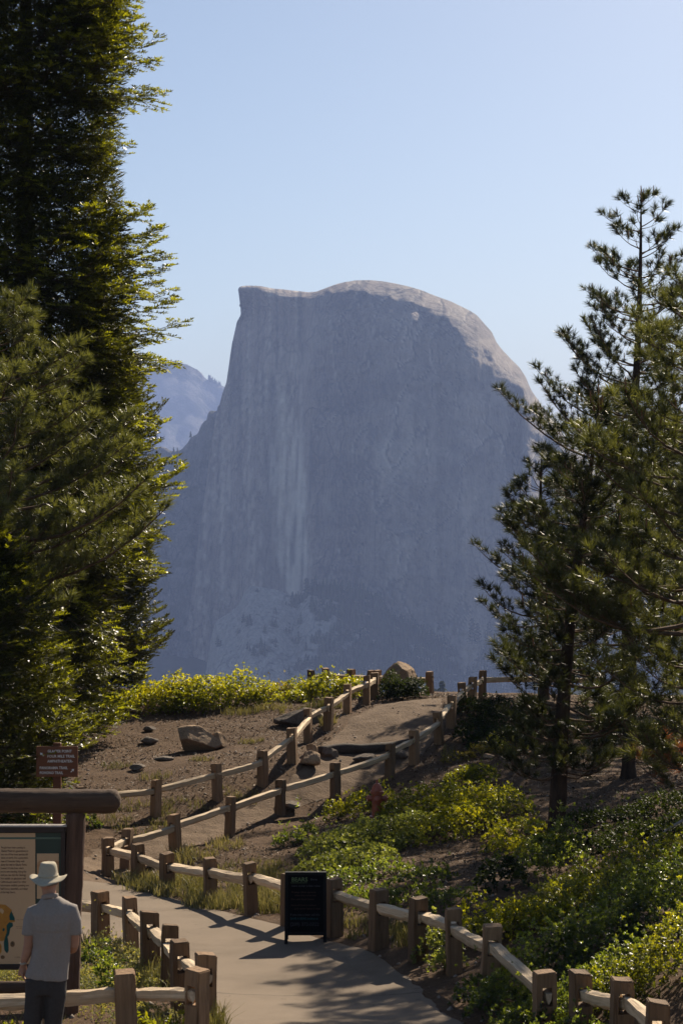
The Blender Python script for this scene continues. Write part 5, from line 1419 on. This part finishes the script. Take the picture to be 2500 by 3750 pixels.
def log_obj(name, a, b, r0, seed, mat, parent, n=26, end=0.6, rnd=0.10):
    r = random.Random(seed); bm = bmesh.new(); ax = (b - a); Ln = ax.length; pts = []; rad = []
    for i in range(n):
        t = i / (n - 1); k = 1.0
        e = min(t, 1 - t) * Ln
        if e < r0 * end: k = math.sqrt(max(0.02, 1 - (1 - e / (r0 * end)) ** 2)) * 0.75 + 0.25
        pts.append(Vector((0, 0, 0)).lerp(Vector((Ln, 0, 0)), t) + Vector((0, r.uniform(-1, 1), r.uniform(-1, 1))) * r0 * 0.03); rad.append(r0 * k)
    vs = tube_bm(bm, pts, rad, 30)
    co = np.array([v.co[:] for v in bm.verts])
    th = np.arctan2(co[:, 2], co[:, 1]); rr = np.hypot(co[:, 1], co[:, 2])
    dn = fbm(co[:, 0] * 1.5, np.cos(th) * 2 + seed, np.sin(th) * 2, 4) * rnd + fbm(co[:, 0] * 0.8, np.cos(th) * 9 + seed, np.sin(th) * 9, 2) * 0.05
    for v, k in zip(bm.verts, dn): v.co.y *= 1 + k; v.co.z *= 1 + k
    if name == "log_post":
        for v in bm.verts: v.co = Vector((v.co.z, v.co.y, v.co.x))
    o = bm_obj(name, bm, mat, parent, smooth=True); o.location = a
    if name != "log_post": o.rotation_mode = 'QUATERNION'; o.rotation_quaternion = ax.to_track_quat('X', 'Z')
    else:
        o.rotation_mode = 'QUATERNION'; o.rotation_quaternion = ax.to_track_quat('Z', 'Y')
    return o
log_obj("log_beam", kl(-620, 2930), kl(441, 2936), 0.122, 5, M_LOG, kio, 60)
log_obj("log_post", kl(250, 2800) * 0 + Vector((0, 0, -.2)), kl(279, 2965), 0.098, 6, M_LOGV, kio, 40, 0.05, 0.16)
log_obj("log_post", kl(-520, 3600) * 0 + Vector((-770 * kpm, 0, -.2)), kl(-520, 2965), 0.10, 7, M_LOGV, kio, 30, 0.05)
log_obj("lower_rail", kl(-520, 3622, .02), kl(258, 3618, .02), 0.062, 8, M_LOG, kio, 30, 0.05)
def slab(name, x0, x1, y0, y1, yc, th, mat, parent=kio, bevel=0.0):
    a = kl(x0, y0); b = kl(x1, y1); bm = bmesh.new(); box_bm(bm, (a.x + b.x) / 2, yc, (a.z + b.z) / 2, abs(b.x - a.x), th, abs(b.z - a.z)); return bm_obj(name, bm, mat, parent, bevel=bevel)
slab("frame_top", -430, 241, 3026, 3048, -.02, .07, M_FRAME, bevel=.004); slab("frame_bottom", -430, 241, 3531, 3549, -.02, .07, M_FRAME, bevel=.004)
slab("frame_side", 226, 241, 3048, 3531, -.02, .07, M_FRAME); slab("frame_side", -430, -415, 3048, 3531, -.02, .07, M_FRAME)
slab("frame_cap", -436, 247, 3020, 3026, -.022, .08, simple_mat("metal_cap_strip", (0.42, 0.38, 0.35), (0.3, 0.27, 0.25), 12, 0.4, 0.5))
gpn = slab("back_panel", -415, 226, 3048, 3531, -.012, .03, M_GREENP)
bs = slab("information_sheet", -380, 131, 3050, 3529, -.030, .006, M_BEIGE)
slab("stripe", -415, 226, 3065, 3072, -.0345, .0024, M_STRIPE)
card = slab("small_card", 137, 217, 3125, 3290, -.030, .006, M_BEIGE)
para = ["People have been coming to", "Glacier Point for generations to", "see one of the most spectacular", "views on earth. For a panoramic", "view of Yosemite Valley walk", "along the trail to Glacier Point,", "located 1/4 mile from where", "you're now standing. Along the", "trail you can visit the Geology", "Hut exhibit on glaciation and", "California and watch for other", "informative exhibits pointing out", "Half Dome, waterfalls, and vistas", "of the High Sierra."]
wd = [88, 100, 100, 100, 88, 96, 84, 94, 94, 92, 95, 104, 100, 56]
for i, (ln, w) in enumerate(zip(para, wd)):
    o = text(ln, .030, M_INK, bs, kl(6 - i * 0.25, 3106 + i * 12.6, -.0338), "printed_text", bold=0.0006); o.scale = (w * kpm / max(o.dimensions.x, .01), 1, 1)
def blob(name, pts, mat, y=-.0342, parent=bs, hole=None):
    bm = bmesh.new(); a = [bm.verts.new(kl(px, py, y)) for px, py in pts]; b = [bm.verts.new(kl(px, py, y + .0012)) for px, py in pts]
    bm.faces.new(a); n = len(a)
    for i in range(n): bm.faces.new((a[i], b[i], b[(i+1) % n], a[(i+1) % n]))
    return bm_obj(name, bm, mat, parent)
blob("map_print", [(-60,3320),(-30,3308),(0,3310),(22,3312),(38,3325),(46,3331),(42,3340),(52,3344),(48,3352),(58,3374),(36,3378),(30,3400),(26,3420),(22,3440),(10,3446),(-20,3440),(-60,3430)], M_ORANGE)
blob("map_print", [(36,3352),(44,3334),(48,3345),(56,3360),(56,3370),(38,3368)], M_TEAL, -.0350)
blob("map_print", [(26,3388),(36,3376),(48,3378),(50,3390),(40,3398),(36,3420),(30,3430),(33,3450),(34,3480),(28,3490),(18,3478),(16,3450),(20,3432),(27,3412)], M_TEAL, -.0350)
blob("map_print", [(0,3326),(10,3326),(17,3336),(12,3346),(2,3338)], M_BEIGE, -.0350)
blob("map_print", [(12,3398),(18,3398),(20,3404),(16,3410),(11,3406)], M_TEAL, -.0350)
blob("map_print", [(-20,3452),(0,3450),(8,3462),(8,3484),(0,3496),(-20,3500)], M_ORANGE)
M_BRN = simple_mat("brown_print", (0.22, 0.12, 0.05), (0.13, 0.07, 0.035), 60)
blob("map_print", [(48 + 8.5 * math.cos(t), 3456 + 11 * math.sin(t)) for t in np.linspace(0, 5.9, 12)], M_BRN)
blob("map_print", [(48 + 4 * math.cos(t), 3454 + 5 * math.sin(t)) for t in np.linspace(0, 5.9, 10)], M_INK, -.0350)
blob("map_print", [(12 + 8 * math.cos(t), 3504 + 7 * math.sin(t)) for t in np.linspace(0, 5.9, 12)], M_BRN)
blob("card_picture", [(137.5,3160),(150,3150),(175,3148),(216.5,3154),(216.5,3200),(137.5,3200)], simple_mat("card_print", (0.42, 0.20, 0.09), (0.5, 0.3, 0.16), 25), parent=card)
for px, py, w in ((62,3368,28),(60,3393,24),(62,3399,24),(54,3504,22),(56,3507,20)):
    o = text("map caption text"[:12], .012, M_BRN, bs, kl(px, py, -.0338), "printed_text"); o.scale = (w * kpm / max(o.dimensions.x, .01), 1, 1)

# bent twig lying by the right trail fence and dead branch at right
bm = bmesh.new(); p0 = GP(1535, 41.3)
tube_bm(bm, [Vector((-.05,0,.1)), Vector((.05,.02,.03)), Vector((.25,.05,.02)), Vector((.5,.1,.02)), Vector((.75,.12,.04))], [.018,.02,.02,.014,.008], 7)
props(bm_obj("fallen_branch", bm, M_TWIG, loc=p0, smooth=True), "thin bent branch lying at the foot of the right trail fence", "branch")
bm = bmesh.new(); p0 = GP(2400, 27.4)
tube_bm(bm, [Vector((-.45,0,.12)), Vector((-.2,.02,.2)), Vector((0,.0,.34)), Vector((.16,.02,.5)), Vector((.4,.1,.62))], [.006,.010,.014,.016,.02], 7)
tube_bm(bm, [Vector((0,.0,.34)), Vector((.02,-.02,.46)), Vector((-.04,-.03,.5)), Vector((-.09,-.03,.44))], [.010,.009,.008,.004], 7)
tube_bm(bm, [Vector((.4,.1,.62)), Vector((.5,.15,.3)), Vector((.55,.2,-.05))], [.018,.02,.025], 7)
props(bm_obj("dead_branch", bm, simple_mat("bleached_wood", (0.32, 0.27, 0.22), (0.2, 0.17, 0.14), 12), loc=p0, smooth=True), "bare bleached branch arching over the shade at the right edge", "branch")
# ------------------------------------------------------------------ the visitor reading the board
M_SKIN = simple_mat("tanned_skin", (0.40, 0.22, 0.145), (0.34, 0.175, 0.11), 14, 0.55, 0.35, 0.1, 0.002)
M_SHIRT = simple_mat("grey_blue_cotton", (0.27, 0.235, 0.21), (0.235, 0.205, 0.18), 60, 0.85, 0.15, 0.15, 0.002)
M_PANTS = simple_mat("dark_trousers", (0.060, 0.052, 0.048), (0.045, 0.04, 0.037), 50, 0.85, 0.15, 0.15, 0.002)
M_HAT = simple_mat("sage_canvas", (0.42, 0.37, 0.275), (0.365, 0.32, 0.24), 60, 0.9, 0.1, 0.1, 0.002)
M_HAIR = simple_mat("grey_hair", (0.16, 0.13, 0.11), (0.10, 0.08, 0.07), 80, 0.8)
M_SHOE = simple_mat("brown_boot", (0.10, 0.065, 0.045), (0.07, 0.045, 0.03), 30, 0.7)
def remeshed(name, bm, voxel, mats, parent, disp=None, decim=None, smooth_it=2):
    bmesh.ops.recalc_face_normals(bm, faces=list(bm.faces))
    me = bpy.data.meshes.new(name); bm.to_mesh(me); bm.free()
    t = bpy.data.objects.new("tmp_" + name, me); COL.objects.link(t)
    md = t.modifiers.new("r", 'REMESH'); md.mode = 'VOXEL'; md.voxel_size = voxel; md.use_smooth_shade = True
    sm = t.modifiers.new("s", 'SMOOTH'); sm.iterations = smooth_it; sm.factor = 0.5
    if decim: dm = t.modifiers.new("d", 'DECIMATE'); dm.ratio = decim
    dg = bpy.context.evaluated_depsgraph_get(); dg.update()
    me2 = bpy.data.meshes.new_from_object(t.evaluated_get(dg))
    bpy.data.objects.remove(t); bpy.data.meshes.remove(me)
    me2.name = name
    if disp is not None:
        co = np.empty(len(me2.vertices) * 3, np.float32); me2.vertices.foreach_get("co", co); co = co.reshape(-1, 3)
        no = np.array([v.normal[:] for v in me2.vertices])
        co = co + no * disp(co, no)[:, None]
        me2.vertices.foreach_set("co", co.astype(np.float32).ravel()); me2.update()
    me2.materials.clear()
    return link_mesh(name, me2, mats, parent, smooth=True)
pb = GP(183, 16.2)
man = thing("person", "man in sage brimmed hat, grey short-sleeved shirt and dark trousers facing the notice board", "person", pb)
def ell(bm, c, r, sub=3, rot=None):
    q = bmesh.ops.create_icosphere(bm, subdivisions=sub, radius=1.0)
    for v in q['verts']:
        p = Vector((v.co.x * r[0], v.co.y * r[1], v.co.z * r[2]))
        if rot is not None: p = rot @ p
        v.co = p + Vector(c)
V_ = Vector
# body
bm = bmesh.new()
tube_bm(bm, [V_((-.03,0,.84)), V_((-.01,0,.95)), V_((.01,0,1.08)), V_((.02,0,1.22)), V_((.02,0,1.36)), V_((.015,0,1.44)), V_((.0,0,1.50))], [(.10,.15),(.095,.145),(.10,.14),(.11,.16),(.11,.17),(.09,.14),(.06,.08)], 24, up=(1,0,0))
tube_bm(bm, [V_((.0,-.005,1.46)), V_((-.003,0,1.54)), V_((-.012,.012,1.62))], [.062,.058,.058], 16)
hc = V_((-.018, .025, 1.695))
ell(bm, hc, (.077, .096, .110), 4); ell(bm, hc + V_((-.01,.035,-.055)), (.058,.062,.062), 3)       # skull and jaw
ell(bm, hc + V_((-.025,.118,-.022)), (.012,.020,.020), 2); ell(bm, hc + V_((-.022,.108,-.062)), (.022,.012,.008), 2)   # nose, lips
ell(bm, hc + V_((-.050,.088,.000)), (.013,.010,.009), 2); ell(bm, hc + V_((.006,.096,.000)), (.013,.010,.009), 2)
for s in (-1, 1): ell(bm, hc + V_((s * .079, .0, -.018)), (.009, .018, .031), 3)
# left arm, hanging
LA = [V_((-.150,0,1.425)), V_((-.165,-.005,1.33)), V_((-.172,-.012,1.22)), V_((-.180,-.010,1.15)), V_((-.190,.0,1.09)), V_((-.212,.015,1.03)), V_((-.226,.026,.985)), V_((-.232,.032,.955))]
tube_bm(bm, LA, [.044,.047,.045,.042,.043,.036,(.021,.028),(.020,.029)], 16)
# right arm, bent forward
RA_ = [V_((.195,0,1.415)), V_((.205,.0,1.33)), V_((.205,.005,1.22)), V_((.200,.02,1.14)), V_((.180,.09,1.09)), V_((.150,.17,1.06)), V_((.12,.24,1.05))]
tube_bm(bm, RA_, [.044,.046,.044,.041,.040,.033,(.022,.028)], 16)
def hand(bm, w, down, side, fwd, curl, flip=1):
    """w wrist point; down points along the hand, fwd across the knuckles towards the thumb, side away from the palm"""
    k0 = w + down * .085
    tube_bm(bm, [w - down * .01, w + down * .03, w + down * .06, k0], [(.016,.026),(.016,.036),(.015,.041),(.012,.039)], 14, up=tuple(side))
    for i, ln in enumerate((.074, .082, .078, .062)):
        off = fwd * (.030 - .020 * i)
        p = k0 + off - down * .012; pts = [p - down * .02]; d = down.copy(); seg = ln / 3 * 1.05
        for j in range(4):
            pts.append(p.copy()); ang = curl * (0.55 + .55 * j) * 0.5
            d = (down * math.cos(ang * (1 + .12 * i)) - side * math.sin(ang * (1 + .12 * i))).normalized(); p = p + d * seg
        tube_bm(bm, pts, [.0085,.0090,.0086,.0080,.0066], 9)
    t0 = w + down * .022 + fwd * .026
    tube_bm(bm, [t0 - down * .01 - fwd * .01, t0, t0 + down * .028 + fwd * .020 - side * .006, t0 + down * .052 + fwd * .024 - side * .014, t0 + down * .072 + fwd * .018 - side * .022], [.012,.0135,.011,.010,.0075], 9)
hand(bm, V_((-.232,.032,.955)), V_((-.10,.10,-1)).normalized(), V_((-1,-.2,.08)).normalized(), V_((-.15,1,.1)).normalized(), 1.1)
hand(bm, V_((.12,.24,1.05)), V_((-.75,.62,-.1)).normalized(), V_((.2,.3,-.9)).normalized(), V_((-.1,.2,.95)).normalized(), 1.4)
# legs
for (hx, kx, fx_, fy_) in ((-.115, -.140, -.145, .0), (.055, .035, .045, .06)):
    tube_bm(bm, [V_((hx,0,.90)), V_((hx-.005,0,.75)), V_((kx,.005,.50)), V_((kx,-.01,.36)), V_((fx_,fy_ - .01,.10)), V_((fx_,fy_,.05))], [.085,.080,.055,.055,.036,.038], 16)
body = remeshed("body", bm, 0.0052, M_SKIN, man, decim=0.2)
# hair
bm = bmesh.new(); ell(bm, hc + V_((.002,-.012,.004)), (.0805,.094,.113), 4)
for v in list(bm.verts):
    if v.co.z < hc.z - .045 - 0.25 * max(0, v.co.y - hc.y + .03) or v.co.y > hc.y + .035: bm.verts.remove(v)
bm_obj("hair", bm, M_HAIR, man, smooth=True)
# shirt
bm = bmesh.new()
tube_bm(bm, [V_((-.028,.0,.858)), V_((-.025,.0,.90)), V_((-.006,0,1.0)), V_((.012,0,1.12)), V_((.020,0,1.25)), V_((.020,0,1.35)), V_((.018,-.002,1.42)), V_((.012,0,1.475)), V_((.003,0,1.515)), V_((.0,0,1.545))],
        [(.128,.186),(.130,.184),(.122,.170),(.122,.162),(.130,.176),(.132,.188),(.120,.186),(.100,.150),(.080,.105),(.068,.076)], 40, up=(1,0,0), sq=0.92)
tube_bm(bm, [V_((-.090,0,1.445)), V_((-.140,-.002,1.42)), V_((-.165,-.005,1.35)), V_((-.172,-.012,1.27)), V_((-.174,-.012,1.232))], [.050,.062,.063,.064,.066], 22)
tube_bm(bm, [V_((.10,0,1.455)), V_((.180,0,1.432)), V_((.206,.0,1.35)), V_((.206,.003,1.27)), V_((.206,.005,1.235))], [.054,.070,.068,.065,.066], 22)
def shirt_disp(c, n):
    x, y, z = c[:, 0], c[:, 1], c[:, 2]
    arm = sstep(.135, .155, np.abs(x - .02)) * sstep(1.2, 1.25, z)
    folds = 0.010 * fbm(x * 9 + 3 + (z - 1.2) * 2.0, y * 6, z * 2.0, 4) + 0.006 * np.sin(x * 36 + 5 * fbm(x * 3, z * 2, 1, 2)) * sstep(1.22, 1.0, z) * sstep(.87, .95, z)
    drape = 0.010 * fbm((x - .3 * z) * 12, y * 4, z * 4, 3)
    yoke = 0.005 * sstep(1.282, 1.276, z) * sstep(-.02, -.06, y) * (1 - arm)
    hem = 0.0
    return folds + drape * 0.8 - yoke + hem
shirt = remeshed("shirt", bm, 0.0085, M_SHIRT, man, shirt_disp, smooth_it=3)
bm = bmesh.new()
ring = [V_((.0 + .064 * math.cos(t), .0 + .068 * math.sin(t), 1.548 + .010 * math.cos(t) - .022 * math.sin(t))) for t in np.linspace(0, 2 * math.pi, 26)]
tube_bm(bm, ring, [(.007,.021)] * 26, 10); bm_obj("collar", bm, M_SHIRT, shirt, smooth=True)
# trousers
bm = bmesh.new()
tube_bm(bm, [V_((-.035,0,.735)), V_((-.035,0,.80)), V_((-.03,0,.90)), V_((-.02,0,.96))], [(.106,.160),(.116,.168),(.108,.156),(.09,.13)], 30, up=(1,0,0))
for (hx, kx, fx_, fy_) in ((-.118, -.143, -.145, .0), (.052, .030, .045, .06)):
    tube_bm(bm, [V_((hx,0,.86)), V_((hx-.004,0,.74)), V_((kx,.005,.50)), V_((kx,-.012,.36)), V_((fx_,fy_ - .012,.14)), V_((fx_,fy_-.005,.055))], [(.10,.092),(.098,.090),.078,.074,.066,.068], 24)
remeshed("trousers", bm, 0.0095, M_PANTS, man, lambda c, n: 0.009 * fbm(c[:, 0] * 10, c[:, 1] * 10, c[:, 2] * 7, 4) + 0.006 * np.sin(c[:, 2] * 40 + 8 * c[:, 0]) * sstep(.5, .2, c[:, 2]))
for (fx_, fy_) in ((-.145, .0), (.045, .06)):
    bm = bmesh.new()
    tube_bm(bm, [V_((fx_, fy_ - .085, .045)), V_((fx_, fy_ - .05, .055)), V_((fx_, fy_ + .02, .055)), V_((fx_, fy_ + .09, .045)), V_((fx_, fy_ + .16, .035)), V_((fx_, fy_ + .185, .03))], [(.030,.035),(.040,.050),(.044,.055),(.048,.042),(.042,.030),(.02,.02)], 16)
    bm_obj("boot", bm, M_SHOE, man, smooth=True)
# hat
bm = bmesh.new(); NS = 56
def hat_ring(r_, z, kx=1.0, ky=1.18, curl=0.0, off=(0, 0)):
    out = []
    for k in range(NS):
        t = 2 * math.pi * k / NS; c_, s_ = math.cos(t), math.sin(t)
        zz = z + curl * (abs(c_) ** 2.2 * 0.026 - abs(s_) ** 2 * 0.024) + curl * .006 * math.sin(5 * t + 1)
        out.append(bm.verts.new((hc.x + off[0] + r_ * kx * c_, hc.y - .004 + off[1] + r_ * ky * s_, zz)))
    return out
rings = [hat_ring(.158, 1.698, curl=1.0), hat_ring(.159, 1.7025, curl=1.0), hat_ring(.128, 1.704, curl=.62), hat_ring(.100, 1.709, curl=.22), hat_ring(.0835, 1.722), hat_ring(.0830, 1.740), hat_ring(.0800, 1.745), hat_ring(.0775, 1.775), hat_ring(.0735, 1.802), hat_ring(.066, 1.826), hat_ring(.057, 1.838), hat_ring(.040, 1.840), hat_ring(.02, 1.835)]
for a, b in zip(rings, rings[1:]):
    for k in range(NS): bm.faces.new((a[k], a[(k+1) % NS], b[(k+1) % NS], b[k]))
bm.faces.new(rings[-1])
und = [rings[0], hat_ring(.122, 1.698, curl=.62), hat_ring(.098, 1.701, curl=.22), hat_ring(.080, 1.712), hat_ring(.076, 1.76), hat_ring(.06, 1.82)]
for a, b in zip(und, und[1:]):
    for k in range(NS): bm.faces.new((a[k], b[k], b[(k+1) % NS], a[(k+1) % NS]))
bm.faces.new(list(reversed(und[-1])))
co = [(v, fbm(np.array([v.co.x * 14]), np.array([v.co.y * 14]), v.co.z * 14, 3)[0]) for v in bm.verts]
for v, k in co: v.co.z += .004 * k
hat = bm_obj("hat", bm, M_HAT, man, smooth=True)
bm = bmesh.new()
hb_ = [V_((hc.x + .0845 * math.cos(t), hc.y - .004 + .0845 * 1.18 * math.sin(t), 1.731)) for t in np.linspace(0, 2 * math.pi, 40)]
tube_bm(bm, hb_, [(.0025, .011)] * 40, 6); bm_obj("hat_band", bm, M_HAT, hat, smooth=True)
# watch on the left wrist
bm = bmesh.new()
wr = [V_((-.2275 + .027 * math.cos(t), .027 + .031 * math.sin(t), .980 + .005 * math.cos(t))) for t in np.linspace(0, 2 * math.pi, 22)]
tube_bm(bm, wr, [(.003, .010)] * 22, 6); bm_obj("wristwatch", bm, simple_mat("watch_strap", (0.45, 0.42, 0.36), None, 20, 0.5), man, smooth=True)
man.rotation_euler = (0, 0, 0)
